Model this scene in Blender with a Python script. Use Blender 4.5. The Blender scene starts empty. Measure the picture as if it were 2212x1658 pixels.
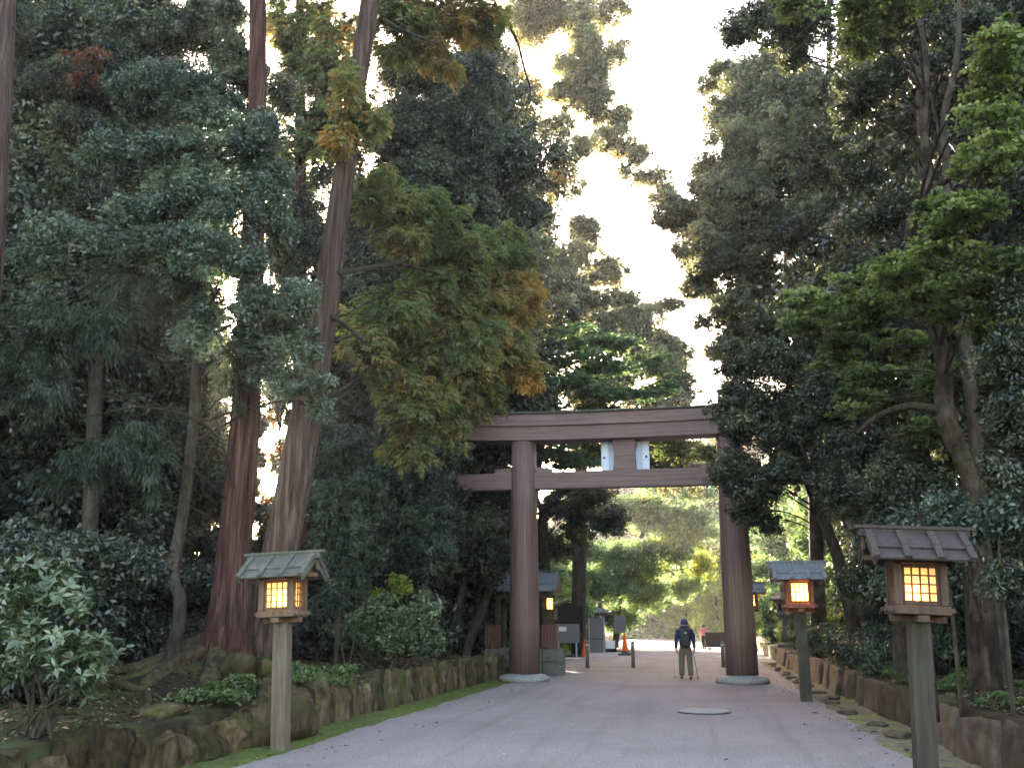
import bpy, bmesh, math, random
import numpy as np
from mathutils import Vector, Matrix, noise

scene = bpy.context.scene
COL = scene.collection
rng = np.random.default_rng(11)
random.seed(5)

# ------------------------------------------------------------------ camera
F, CX, CY, K = 950.0, 512.0, 383.5, 1024 / 2212   # lens in pixels; notes were taken on a 2212 px wide copy
PITCH = math.atan(240 / F)
HEAD = math.atan(189 / F * math.cos(PITCH))       # the lens looks this much to the left of the path (+Y)
EYE = np.array([0, 0, 1.6])
fw = np.array([-math.sin(HEAD) * math.cos(PITCH), math.cos(HEAD) * math.cos(PITCH), math.sin(PITCH)])
rt = np.array([math.cos(HEAD), math.sin(HEAD), 0.0])
upv = np.cross(rt, fw)

def ray(u, v):
    return fw + rt * ((u * K - CX) / F) - upv * ((v * K - CY) / F)
def P(u, v, Y):                       # the place seen at (u, v) that stands Y metres up the path
    d = ray(u, v)
    return EYE + d * (Y / d[1])
def G(u, v, z=0.0):                   # the place seen at (u, v) on level z
    d = ray(u, v)
    return EYE + d * ((z - EYE[2]) / d[2])
def S(u, v, Y):                       # measured pixels per metre there
    return F / K / float((P(u, v, Y) - EYE) @ fw)

cam = bpy.data.cameras.new('camera')
cam.lens = 36 * F / 1024
cam.sensor_width = 36
cam.clip_start = 0.05
cam.clip_end = 3000
camo = bpy.data.objects.new('camera', cam)
camo.matrix_world = Matrix(((rt[0], upv[0], -fw[0], 0), (rt[1], upv[1], -fw[1], 0), (rt[2], upv[2], -fw[2], EYE[2]), (0, 0, 0, 1)))
COL.objects.link(camo)
scene.camera = camo

# ------------------------------------------------------------------ node helpers
def new_mat(name):
    m = bpy.data.materials.new(name)
    m.use_nodes = True
    nt = m.node_tree
    nt.nodes.clear()
    out = nt.nodes.new('ShaderNodeOutputMaterial')
    return m, nt, out
def N(nt, kind, **kw):
    n = nt.nodes.new(kind)
    for k, v in kw.items():
        if k in n.inputs: n.inputs[k].default_value = v
        else: setattr(n, k, v)
    return n
def ramp(nt, stops, interp='LINEAR'):
    r = nt.nodes.new('ShaderNodeValToRGB')
    e = r.color_ramp.elements
    r.color_ramp.interpolation = interp
    e[0].position, e[0].color = stops[0][0], (*stops[0][1], 1)
    e[1].position, e[1].color = stops[-1][0], (*stops[-1][1], 1)
    for p, c in stops[1:-1]:
        q = e.new(p); q.color = (*c, 1)
    return r
def noise_mat(name, stops, scale=(4, 4, 4), nscale=1.0, detail=6, rough=0.85, bump=0.3, bdist=0.02, spec=0.3, extra=None, coord='Object', distort=0.0, vary=False):
    """surface whose colour runs through stops along a noise, with a finer noise as relief"""
    m, nt, out = new_mat(name)
    L = nt.links.new
    tc = N(nt, 'ShaderNodeTexCoord')
    mp = N(nt, 'ShaderNodeMapping'); mp.inputs['Scale'].default_value = scale
    L(tc.outputs[coord], mp.inputs['Vector'])
    nz = N(nt, 'ShaderNodeTexNoise', Scale=nscale, Detail=detail, Roughness=0.62, Distortion=distort)
    L(mp.outputs['Vector'], nz.inputs['Vector'])
    r = ramp(nt, stops)
    L(nz.outputs['Fac'], r.inputs['Fac'])
    colour = r.outputs['Color']
    if extra:                         # second, larger patchy colour (moss, stains): (scale, low, high, colour, strength)
        sc, lo, hi, c2, st = extra
        n2 = N(nt, 'ShaderNodeTexNoise', Scale=sc, Detail=5, Roughness=0.6)
        L(tc.outputs[coord], n2.inputs['Vector'])
        mr = N(nt, 'ShaderNodeMapRange'); mr.inputs['From Min'].default_value = lo; mr.inputs['From Max'].default_value = hi
        mr.inputs['To Max'].default_value = st
        L(n2.outputs['Fac'], mr.inputs['Value'])
        mx = N(nt, 'ShaderNodeMix', data_type='RGBA')
        mx.inputs[7].default_value = (*c2, 1)
        L(mr.outputs['Result'], mx.inputs[0]); L(colour, mx.inputs[6])
        colour = mx.outputs[2]
    if vary:                          # every stone its own shade
        at = N(nt, 'ShaderNodeAttribute', attribute_name='tone')
        hr = ramp(nt, [(0, (0.45, 0.44, 0.42)), (0.5, (1, 0.97, 0.92)), (1, (1.4, 1.34, 1.22))])
        L(at.outputs['Fac'], hr.inputs['Fac'])
        mv = N(nt, 'ShaderNodeMix', data_type='RGBA', blend_type='MULTIPLY'); mv.inputs[0].default_value = 1
        L(colour, mv.inputs[6]); L(hr.outputs['Color'], mv.inputs[7]); colour = mv.outputs[2]
    b = N(nt, 'ShaderNodeBsdfPrincipled', Roughness=rough)
    b.inputs['Specular IOR Level'].default_value = spec
    L(colour, b.inputs['Base Color'])
    n3 = N(nt, 'ShaderNodeTexNoise', Scale=nscale * 2.3, Detail=8, Roughness=0.7)
    L(mp.outputs['Vector'], n3.inputs['Vector'])
    bp = N(nt, 'ShaderNodeBump', Strength=bump, Distance=bdist)
    L(n3.outputs['Fac'], bp.inputs['Height'])
    L(bp.outputs['Normal'], b.inputs['Normal'])
    L(b.outputs[0], out.inputs['Surface'])
    return m
def leaf_mat(name, stops, gloss=0.45, spec=0.5, trans=0.3, tint=(1.25, 1.3, 0.8)):
    m, nt, out = new_mat(name)
    L = nt.links.new
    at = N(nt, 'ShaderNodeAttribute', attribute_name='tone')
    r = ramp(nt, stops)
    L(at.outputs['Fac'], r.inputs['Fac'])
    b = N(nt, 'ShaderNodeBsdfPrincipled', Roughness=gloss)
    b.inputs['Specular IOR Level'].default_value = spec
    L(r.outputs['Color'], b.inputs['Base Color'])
    mu = N(nt, 'ShaderNodeMix', data_type='RGBA', blend_type='MULTIPLY')
    mu.inputs[0].default_value = 1; mu.inputs[7].default_value = (*tint, 1)
    L(r.outputs['Color'], mu.inputs[6])
    t = N(nt, 'ShaderNodeBsdfTranslucent')
    L(mu.outputs[2], t.inputs['Color'])
    x = N(nt, 'ShaderNodeMixShader', Fac=trans)
    L(b.outputs[0], x.inputs[1]); L(t.outputs[0], x.inputs[2])
    L(x.outputs[0], out.inputs['Surface'])
    return m

# ------------------------------------------------------------------ object helpers
def tag(o, label=None, cat=None, group=None, kind=None):
    if label: o['label'] = label
    if cat: o['category'] = cat
    if group: o['group'] = group
    if kind: o['kind'] = kind
    return o
def thing(name, label, cat, loc=(0, 0, 0), rz=0.0, group=None, scale=1.0):
    o = bpy.data.objects.new(name, None)
    o.empty_display_size = 0.2
    COL.objects.link(o)
    o.location = loc
    o.rotation_euler = (0, 0, rz)
    o.scale = (scale,) * 3
    return tag(o, label, cat, group)
def link(name, me, mat, parent=None, bevel=0.0, smooth=False, seg=2):
    for mm in (mat if isinstance(mat, (list, tuple)) else [mat]): me.materials.append(mm)
    o = bpy.data.objects.new(name, me)
    COL.objects.link(o)
    if parent: o.parent = parent
    if smooth: me.polygons.foreach_set('use_smooth', [True] * len(me.polygons))
    if bevel:
        md = o.modifiers.new('edge', 'BEVEL'); md.width = bevel; md.segments = seg; md.limit_method = 'ANGLE'; md.angle_limit = math.radians(40)
    return o
def bobj(name, bm, mat, parent=None, bevel=0.0, smooth=False, seg=2):
    me = bpy.data.meshes.new(name)
    bmesh.ops.recalc_face_normals(bm, faces=bm.faces)
    bm.to_mesh(me); bm.free()
    return link(name, me, mat, parent, bevel, smooth, seg)
def box(bm, c, s, rot=None):
    m = Matrix.Translation(c) @ (rot if rot is not None else Matrix.Identity(4)) @ Matrix.Diagonal((*s, 1))
    return bmesh.ops.create_cube(bm, size=1, matrix=m)['verts']
def bxo(name, c, s, mat, parent, bevel=0.006, rot=None):
    bm = bmesh.new(); box(bm, c, s, rot)
    return bobj(name, bm, mat, parent, bevel)
def cyl(bm, c, r, h, seg=20, r2=None, rot=None):
    m = Matrix.Translation(c) @ (rot if rot is not None else Matrix.Identity(4))
    return bmesh.ops.create_cone(bm, cap_ends=True, segments=seg, radius1=r, radius2=r if r2 is None else r2, depth=h, matrix=m)['verts']
def lathe(bm, prof, seg=24, c=(0, 0, 0), sides=None):
    """prof = [(r, z)...] turned about Z"""
    seg = sides or seg
    rings = []
    for r, z in prof:
        rings.append([bm.verts.new((c[0] + r * math.cos(2 * math.pi * i / seg), c[1] + r * math.sin(2 * math.pi * i / seg), c[2] + z)) for i in range(seg)])
    for a, b in zip(rings, rings[1:]):
        for i in range(seg):
            bm.faces.new((a[i], a[(i + 1) % seg], b[(i + 1) % seg], b[i]))
    bm.faces.new(rings[0][::-1]); bm.faces.new(rings[-1])
def prism(bm, poly, axis, lo, hi):
    """poly of 2-D points extruded along axis 'x' or 'y' from lo to hi"""
    def q(p, t): return (t, p[0], p[1]) if axis == 'x' else (p[0], t, p[1])
    a = [bm.verts.new(q(p, lo)) for p in poly]; b = [bm.verts.new(q(p, hi)) for p in poly]
    bm.faces.new(a); bm.faces.new(b[::-1])
    n = len(poly)
    for i in range(n): bm.faces.new((a[i], b[i], b[(i + 1) % n], a[(i + 1) % n]))
def npmesh(name, V, Q, tone=None, mids=None):
    me = bpy.data.meshes.new(name)
    n, q = len(V), len(Q)
    k = Q.shape[1]
    me.vertices.add(n); me.vertices.foreach_set('co', V.astype(np.float32).ravel())
    me.loops.add(q * k); me.loops.foreach_set('vertex_index', Q.astype(np.int32).ravel())
    me.polygons.add(q)
    me.polygons.foreach_set('loop_start', np.arange(0, q * k, k, dtype=np.int32))
    if mids is not None: me.polygons.foreach_set('material_index', mids.astype(np.int32))
    me.update(calc_edges=True)
    if tone is not None:
        a = me.attributes.new('tone', 'FLOAT', 'FACE'); a.data.foreach_set('value', tone.astype(np.float32))
    return me
def unit(a):
    return a / np.maximum(np.linalg.norm(a, axis=-1, keepdims=True), 1e-9)

# ------------------------------------------------------------------ trunks and limbs
def resample(pts, n):
    pts = np.array(pts, float)
    if len(pts) < 3:
        t = np.linspace(0, 1, n)[:, None]
        return pts[0] + (pts[-1] - pts[0]) * t
    ext = np.vstack([2 * pts[0] - pts[1], pts, 2 * pts[-1] - pts[-2]])
    out = []
    m = len(pts) - 1
    for s in np.linspace(0, m - 1e-6, n):
        i = int(s); t = s - i
        p0, p1, p2, p3 = ext[i:i + 4]
        out.append(0.5 * (2 * p1 + (p2 - p0) * t + (2 * p0 - 5 * p1 + 4 * p2 - p3) * t * t + (3 * p1 - p0 - 3 * p2 + p3) * t ** 3))
    return np.array(out)
def tube(pts, radii, n=14, seg=9, flute=0.0, nfl=7, wob=0.0, seed=0):
    """tapered tube; returns verts, quads"""
    r0 = np.random.default_rng(seed + 100)
    C = resample(pts, n)
    R = np.interp(np.linspace(0, 1, n), np.linspace(0, 1, len(radii)), radii)
    T = unit(np.gradient(C, axis=0))
    a = np.array([1.0, 0, 0]) if abs(T[0][0]) < 0.8 else np.array([0, 1.0, 0])
    V = []
    th = np.linspace(0, 2 * math.pi, seg, endpoint=False)
    ph = r0.uniform(0, 6.28, 6)
    for i in range(n):
        u = unit(a - T[i] * (a @ T[i])); w = np.cross(T[i], u); a = u
        z = i / n * 6
        rr = R[i] * (1 + flute * (0.6 * np.sin(nfl * th + ph[0] + 0.5 * np.sin(z + ph[1])) + 0.4 * np.sin((2 * nfl + 3) * th + ph[2] + 0.7 * np.sin(1.3 * z + ph[3])))
                     + wob * np.sin(2 * th + ph[4] + z) + wob * np.sin(3 * th + ph[5] - 1.7 * z) + wob * 0.6 * math.sin(4 * z + ph[0]))
        V.append(C[i] + np.outer(np.cos(th) * rr, u) + np.outer(np.sin(th) * rr, w))
    V = np.vstack(V)
    i = np.arange(n - 1)[:, None]; j = np.arange(seg)[None]
    Q = np.stack([i * seg + j, i * seg + (j + 1) % seg, (i + 1) * seg + (j + 1) % seg, (i + 1) * seg + j], -1).reshape(-1, 4)
    return V, Q
def tubes(name, lst, mat, parent, base):
    Vs, Qs, k = [], [], 0
    for V, Q in lst:
        Vs.append(V - np.array(base)); Qs.append(Q + k); k += len(V)
    return link(name, npmesh(name, np.vstack(Vs), np.vstack(Qs)), mat, parent, smooth=True)

# ------------------------------------------------------------------ leaves
UP = np.array([0, 0, 1.0])
LAI = 1.75                               # how closely every crown is leaved
def ball(n, g, shell=0.5):
    d = unit(g.normal(size=(n, 3)))
    return d * (g.uniform(0, 1, n) ** shell)[:, None]
def leaf_cloud(pads, kind, L, W, lai, seed, spread=0.22, rsub=None):
    """pads = [(centre, rx, ry, rz, tone)]; returns leaf centres, axes, normals, sizes, tones"""
    g = np.random.default_rng(seed)
    lai *= LAI
    if kind in ('broad', 'spray', 'maple') and rsub is None:        # every bough splits into uneven smaller boughs
        fine = []
        for c, rx, ry, rz, tone in pads:
            if rx < 0.25: fine.append((c, rx, ry, rz, tone)); continue
            n = 6
            for q in ball(n, g, 0.5) * 0.72:
                k = g.uniform(0.32, 0.62)
                fl = g.uniform(0.8, 1.35) if kind != 'maple' else 1.0
                fine.append((np.array(c) + q * np.array([rx, ry, rz]), rx * k * 1.15, ry * k * 1.15, rz * k * fl, float(np.clip(tone + g.normal(0, 0.10), 0, 1))))
        pads = fine
    CC, DD, NN, LL, TT = [], [], [], [], []
    for c, rx, ry, rz, tone in pads:
        c = np.array(c)
        m = min(rx, rz)
        rs = rsub or min(max(0.42 * m, 0.14), 0.55)
        ns = int(2.6 * rx * rz / rs ** 2) + 2
        q = ball(ns, g, 0.45) * np.array([rx, ry, rz])
        # outline broken up: push some clumps out, pull others in
        q *= g.uniform(0.62, 1.24, (ns, 1))
        n = max(int(lai * math.pi * rx * rz / (ns * L * W * 0.5)), 5)
        st = np.clip(tone + g.normal(0, spread, ns), 0, 1)
        size = g.uniform(0.45, 1.6, ns)
        idx = np.repeat(np.arange(ns), n)
        M = len(idx)
        outd = unit(q + np.array([0, 0, 0.25 * rz]) + g.normal(0, 0.15 * m, (ns, 3)))
        if kind == 'broad':
            o = ball(M, g, 0.4) * rs * size[idx][:, None] * np.array([1, 1, 0.95])
            nrm = unit(0.5 * UP + 0.45 * unit(o) + 0.35 * outd[idx] + g.normal(0, 0.52, (M, 3)))
            d = unit(o * np.array([1, 1, 0.3]) / rs + g.normal(0, 0.6, (M, 3)) - 0.45 * UP)
            pos = c + q[idx] + o
            lo = g.uniform(size=M) < 0.12                    # loose leaves on twigs between the clumps
            pos[lo] = c + ball(int(lo.sum()), g, 0.4) * np.array([rx, ry, rz]) * 1.08 + g.normal(0, 0.04, (int(lo.sum()), 3))
            nrm[lo] = unit(0.5 * UP + g.normal(0, 0.7, (int(lo.sum()), 3)))
        elif kind == 'rosette':
            k = 8
            tw = np.repeat(np.arange((M + k - 1) // k), k)[:M]
            nt = tw[-1] + 1
            to = ball(nt, g, 0.3) * rs * np.array([1, 1, 0.75])
            ax = unit(0.9 * UP + 0.8 * unit(to) + g.normal(0, 0.25, (nt, 3)))
            ang = g.uniform(0, 6.28, M)
            e1 = unit(np.cross(ax, np.array([0.3, 0.5, 0.1]))); e2 = np.cross(ax, e1)
            rad = e1[tw] * np.cos(ang)[:, None] + e2[tw] * np.sin(ang)[:, None]
            d = unit(rad + ax[tw] * g.uniform(-0.25, 0.7, (M, 1)))
            nrm = unit(ax[tw] - d * np.sum(ax[tw] * d, -1, keepdims=True) * 0.9 + g.normal(0, 0.15, (M, 3)))
            pos = c + q[idx] + to[tw] + d * L * 0.55
        elif kind == 'maple':
            o = ball(M, g, 0.5) * rs * size[idx][:, None] * np.array([1.25, 1.25, 0.26])
            o[:, 2] -= 0.10 * (o[:, 0] ** 2 + o[:, 1] ** 2) / rs
            nrm = unit(UP + g.normal(0, 0.5, (M, 3)))
            d = unit(outd[idx] * np.array([1, 1, 0]) + g.normal(0, 0.6, (M, 3)) - 0.25 * UP)
            pos = c + q[idx] + o
        else:                          # hanging sprays of scale leaves or needles
            k = 16
            tw = np.repeat(np.arange((M + k - 1) // k), k)[:M]
            nt = tw[-1] + 1
            ti = idx[np.minimum(np.arange(nt) * k, M - 1)]
            s0 = c + q[ti] + ball(nt, g, 0.5) * rs * 0.75
            dr = unit(outd[ti] * np.array([1, 1, 0.4]) + g.normal(0, 0.42, (nt, 3)))
            ln = rs * g.uniform(0.6, 1.3, nt)
            dp = (0.55 if kind == 'spray' else 0.8)
            t = g.uniform(0, 1, M)
            pos = s0[tw] + dr[tw] * (ln[tw] * t)[:, None] - UP * (dp * ln[tw] * t ** 2)[:, None]
            tan = unit(dr[tw] - UP * (2 * dp * t)[:, None])
            side = unit(np.cross(tan, UP) + 1e-3)
            sg = np.where(g.uniform(size=M) < 0.5, -1.0, 1.0)[:, None]
            w = 0.65 if kind == 'spray' else 0.45
            d = unit(tan + side * sg * w * g.uniform(0.4, 1.3, (M, 1)) - UP * 0.15)
            nrm = unit(0.7 * np.cross(side, tan) + g.normal(0, 0.7, (M, 3)))
            pos = pos + side * sg * L * 0.3
        CC.append(pos); DD.append(d); NN.append(nrm)
        LL.append(g.uniform(0.7, 1.25, M))
        TT.append(np.clip(st[idx] + g.normal(0, 0.17, M), 0, 1))
    return np.vstack(CC), np.vstack(DD), np.vstack(NN), np.concatenate(LL), np.concatenate(TT)
def leaf_mesh(name, cloud, L, W, fold=0.18):
    c, d, n, s, tone = cloud
    n = unit(n - d * np.sum(n * d, -1, keepdims=True))
    b = np.cross(n, d)
    l = (L * s)[:, None]; w = (W * s)[:, None]
    V = np.stack([c - d * l * 0.5, c + b * w * 0.5 + n * w * fold - d * l * 0.06, c + d * l * 0.5 - n * l * 0.06, c - b * w * 0.5 + n * w * fold - d * l * 0.06], 1).reshape(-1, 3)
    Q = np.arange(len(V)).reshape(-1, 4)
    return npmesh(name, V, Q, tone)
# ------------------------------------------------------------------ light and sky
SUN_AZ, SUN_EL = math.radians(-25.6), math.radians(7.9)     # azimuth from +Y, to the left
sd = np.array([math.sin(SUN_AZ) * math.cos(SUN_EL), math.cos(SUN_AZ) * math.cos(SUN_EL), math.sin(SUN_EL)])
w = bpy.data.worlds.new('World'); scene.world = w; w.use_nodes = True
nt = w.node_tree; nt.nodes.clear(); LK = nt.links.new
wo = nt.nodes.new('ShaderNodeOutputWorld')
bg = N(nt, 'ShaderNodeBackground', Strength=0.15)
sky = nt.nodes.new('ShaderNodeTexSky'); sky.sky_type = 'NISHITA'; sky.sun_disc = False
sky.sun_elevation = SUN_EL; sky.sun_rotation = SUN_AZ; sky.air_density = 1.0; sky.dust_density = 3.0; sky.ozone_density = 1.0
tint = N(nt, 'ShaderNodeMix', data_type='RGBA', blend_type='MULTIPLY'); tint.inputs[0].default_value = 1; tint.inputs[7].default_value = (1.14, 0.975, 0.92, 1)
LK(sky.outputs[0], tint.inputs[6])
LK(tint.outputs[2], bg.inputs['Color'])
# the sun itself and the bright air round it, as part of the sky
tc = nt.nodes.new('ShaderNodeTexCoord')
dot = N(nt, 'ShaderNodeVectorMath', operation='DOT_PRODUCT'); dot.inputs[1].default_value = tuple(sd)
nrm = N(nt, 'ShaderNodeVectorMath', operation='NORMALIZE')
LK(tc.outputs['Generated'], nrm.inputs[0]); LK(nrm.outputs[0], dot.inputs[0])
disc = N(nt, 'ShaderNodeMapRange'); disc.inputs['From Min'].default_value = math.cos(math.radians(0.95)); disc.inputs['From Max'].default_value = math.cos(math.radians(0.55))
disc.inputs['To Max'].default_value = 30.0
LK(dot.outputs['Value'], disc.inputs['Value'])
bg2 = N(nt, 'ShaderNodeBackground'); bg2.inputs['Color'].default_value = (1.0, 0.62, 0.28, 1)
LK(disc.outputs['Result'], bg2.inputs['Strength'])
ad = nt.nodes.new('ShaderNodeAddShader')
LK(bg.outputs[0], ad.inputs[0]); LK(bg2.outputs[0], ad.inputs[1]); LK(ad.outputs[0], wo.inputs['Surface'])
sl = bpy.data.lights.new('sun', 'SUN'); sl.energy = 3.0; sl.angle = math.radians(0.5); sl.color = (1.0, 0.86, 0.68)
so = bpy.data.objects.new('sun', sl); COL.objects.link(so)
so.rotation_euler = Vector(tuple(sd)).to_track_quat('Z', 'Y').to_euler()
scene.view_settings.view_transform = 'Standard'; scene.view_settings.look = 'None'
scene.view_settings.exposure = 4.4; scene.view_settings.gamma = 1.0; scene.view_settings.use_curve_mapping = False
cy = scene.cycles
cy.use_denoising = True
cy.max_bounces = 5; cy.diffuse_bounces = 3; cy.glossy_bounces = 2; cy.transmission_bounces = 3; cy.transparent_max_bounces = 4
cy.sample_clamp_indirect = 6.0
cy.caustics_reflective = False; cy.caustics_refractive = False

# ------------------------------------------------------------------ materials
M = {}
def gravel():
    m, nt, out = new_mat('gravel'); L = nt.links.new
    tc = N(nt, 'ShaderNodeTexCoord')
    def nz(sc, det, ro): n = N(nt, 'ShaderNodeTexNoise', Scale=sc, Detail=det, Roughness=ro); L(tc.outputs['Object'], n.inputs['Vector']); return n
    big, mid, fine = nz(0.35, 4, .55), nz(2.2, 6, .6), nz(26, 6, .75)
    r = ramp(nt, [(0.33, (0.11, 0.088, 0.086)), (0.5, (0.215, 0.18, 0.174)), (0.68, (0.33, 0.288, 0.278))]); L(fine.outputs['Fac'], r.inputs['Fac'])
    def over(fac, lo, hi, st, col, base, mode='MIX'):
        mr = N(nt, 'ShaderNodeMapRange'); mr.inputs['From Min'].default_value = lo; mr.inputs['From Max'].default_value = hi; mr.inputs['To Max'].default_value = st
        L(fac, mr.inputs['Value'])
        x = N(nt, 'ShaderNodeMix', data_type='RGBA', blend_type=mode); x.inputs[7].default_value = (*col, 1)
        L(mr.outputs['Result'], x.inputs[0]); L(base, x.inputs[6]); return x.outputs[2]
    c = over(big.outputs['Fac'], .44, .66, .55, (0.155, 0.13, 0.126), r.outputs['Color'])
    c = over(mid.outputs['Fac'], .52, .72, .45, (0.25, 0.225, 0.245), c)
    mp = N(nt, 'ShaderNodeMapping'); mp.inputs['Scale'].default_value = (1.5, 0.07, 1); mp.inputs['Rotation'].default_value = (0, 0, 0.03); L(tc.outputs['Object'], mp.inputs['Vector'])
    tr = N(nt, 'ShaderNodeTexNoise', Scale=1.3, Detail=5, Roughness=0.6); L(mp.outputs['Vector'], tr.inputs['Vector'])
    c = over(tr.outputs['Fac'], .50, .68, .5, (0.14, 0.115, 0.108), c)      # worn tracks running up the path
    vo = N(nt, 'ShaderNodeTexVoronoi', Scale=5.5); L(tc.outputs['Object'], vo.inputs['Vector'])
    inv = N(nt, 'ShaderNodeMath', operation='SUBTRACT'); inv.inputs[0].default_value = 1; L(vo.outputs['Distance'], inv.inputs[1])
    wn = N(nt, 'ShaderNodeSeparateColor'); L(vo.outputs['Color'], wn.inputs[0])
    mu = N(nt, 'ShaderNodeMath', operation='MULTIPLY'); L(inv.outputs[0], mu.inputs[0]); L(wn.outputs[0], mu.inputs[1])
    c = over(mu.outputs[0], .80, .90, .8, (0.42, 0.40, 0.38), c)          # scattered pale chips
    b = N(nt, 'ShaderNodeBsdfPrincipled', Roughness=0.95); b.inputs['Specular IOR Level'].default_value = 0.15
    L(c, b.inputs['Base Color'])
    bp = N(nt, 'ShaderNodeBump', Strength=0.9, Distance=0.03); L(fine.outputs['Fac'], bp.inputs['Height'])
    bp2 = N(nt, 'ShaderNodeBump', Strength=0.35, Distance=0.06); L(mid.outputs['Fac'], bp2.inputs['Height']); L(bp.outputs['Normal'], bp2.inputs['Normal'])
    L(bp2.outputs['Normal'], b.inputs['Normal']); L(b.outputs[0], out.inputs['Surface'])
    return m
M['gravel'] = gravel()
M['soil'] = noise_mat('soil', [(0.3, (0.012, 0.009, 0.006)), (0.55, (0.03, 0.022, 0.014)), (0.8, (0.065, 0.046, 0.03))], scale=(1, 1, 1), nscale=9, detail=8, rough=0.95, bump=0.8, bdist=0.05, spec=0.1, extra=(0.8, 0.48, 0.62, (0.045, 0.06, 0.018), 0.8))
M['moss'] = noise_mat('moss', [(0.3, (0.035, 0.045, 0.014)), (0.55, (0.085, 0.115, 0.028)), (0.8, (0.135, 0.16, 0.055))], scale=(1, 1, 1), nscale=14, detail=8, rough=1.0, bump=0.8, bdist=0.03, spec=0.05, extra=(1.5, 0.5, 0.68, (0.075, 0.062, 0.04), 0.6))
M['stone_left'] = noise_mat('mossy_wall_stone', [(0.28, (0.014, 0.011, 0.007)), (0.5, (0.075, 0.057, 0.036)), (0.72, (0.17, 0.132, 0.09))], scale=(2, 2, 0.6), nscale=5, detail=9, rough=0.95, bump=1.0, bdist=0.05, spec=0.1, extra=(1.6, 0.48, 0.6, (0.055, 0.065, 0.02), 0.7), vary=True)
M['stone_near'] = noise_mat('mossy_near_stone', [(0.3, (0.018, 0.013, 0.008)), (0.5, (0.065, 0.048, 0.028)), (0.72, (0.15, 0.115, 0.075))], scale=(1.6, 1.6, 0.5), nscale=5, detail=10, rough=0.97, bump=1.0, bdist=0.06, spec=0.1, extra=(1.8, 0.47, 0.6, (0.05, 0.052, 0.018), 0.7), vary=True)
M['stone_right'] = noise_mat('cut_wall_stone', [(0.3, (0.028, 0.021, 0.016)), (0.52, (0.062, 0.046, 0.035)), (0.75, (0.115, 0.088, 0.07))], scale=(1, 1, 1), nscale=4, detail=9, rough=0.92, bump=0.8, bdist=0.04, spec=0.2, extra=(1.7, 0.5, 0.66, (0.05, 0.05, 0.028), 0.7), vary=True)
M['pale_stone'] = noise_mat('pale_stone', [(0.3, (0.15, 0.14, 0.135)), (0.7, (0.27, 0.255, 0.245))], nscale=6, detail=8, rough=0.9, bump=0.4, bdist=0.02, extra=(2.0, 0.5, 0.7, (0.12, 0.12, 0.10), 0.6))
M['grey_stone'] = noise_mat('grey_stone', [(0.3, (0.06, 0.058, 0.05)), (0.7, (0.17, 0.165, 0.15))], nscale=7, detail=8, rough=0.92, bump=0.6, bdist=0.03, extra=(3.0, 0.5, 0.65, (0.05, 0.065, 0.035), 0.7))
M['torii'] = noise_mat('brown_torii_wood', [(0.3, (0.05, 0.030, 0.026)), (0.55, (0.115, 0.070, 0.060)), (0.8, (0.19, 0.122, 0.105))], scale=(16, 16, 0.3), nscale=1.6, detail=7, rough=0.62, bump=0.25, bdist=0.01, spec=0.35, extra=(0.8, 0.5, 0.75, (0.06, 0.043, 0.04), 0.6))
M['torii_beam'] = noise_mat('brown_beam_wood', [(0.3, (0.066, 0.040, 0.036)), (0.55, (0.128, 0.079, 0.069)), (0.8, (0.195, 0.126, 0.108))], scale=(0.4, 14, 14), nscale=1.6, detail=7, rough=0.6, bump=0.2, bdist=0.01, spec=0.35, extra=(0.8, 0.5, 0.75, (0.07, 0.05, 0.047), 0.6))
M['plaque'] = noise_mat('pale_blue_metal', [(0.3, (0.40, 0.46, 0.58)), (0.7, (0.52, 0.58, 0.70))], nscale=3, rough=0.5, bump=0.05, spec=0.5)
M['dark_iron'] = noise_mat('dark_iron', [(0.3, (0.012, 0.012, 0.013)), (0.7, (0.03, 0.03, 0.03))], nscale=5, rough=0.6, bump=0.1)
def wood(name, a, b, c, rough=0.8, moss=None):
    return noise_mat(name, [(0.28, a), (0.52, b), (0.78, c)], scale=(14, 14, 1.1), nscale=1.4, detail=8, rough=rough, bump=0.4, bdist=0.012, spec=0.25, extra=moss)
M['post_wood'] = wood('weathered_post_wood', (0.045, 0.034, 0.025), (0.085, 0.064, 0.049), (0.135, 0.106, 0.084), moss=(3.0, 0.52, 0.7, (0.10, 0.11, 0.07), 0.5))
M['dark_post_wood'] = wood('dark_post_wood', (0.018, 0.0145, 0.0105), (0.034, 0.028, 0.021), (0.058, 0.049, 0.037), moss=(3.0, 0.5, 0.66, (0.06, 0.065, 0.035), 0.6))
M['shade_post_wood'] = wood('shaded_post_wood', (0.013, 0.0105, 0.008), (0.026, 0.021, 0.0155), (0.045, 0.038, 0.029), moss=(3.0, 0.5, 0.66, (0.025, 0.027, 0.014), 0.5))  # darkened for the right lamp: shade of overhanging trees put into the colour
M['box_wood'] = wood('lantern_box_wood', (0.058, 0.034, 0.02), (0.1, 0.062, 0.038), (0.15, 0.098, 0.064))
M['shade_box_wood'] = wood('shaded_lantern_box_wood', (0.028, 0.017, 0.011), (0.052, 0.032, 0.022), (0.085, 0.055, 0.038))  # box of the right lamp, tree shade included in its colour
M['red_wood'] = wood('red_brown_box_wood', (0.09, 0.032, 0.018), (0.17, 0.06, 0.033), (0.23, 0.09, 0.05))
M['roof_wood'] = wood('grey_roof_board', (0.034, 0.032, 0.026), (0.058, 0.056, 0.047), (0.085, 0.083, 0.072), moss=(4.0, 0.5, 0.7, (0.11, 0.12, 0.09), 0.5))
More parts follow.
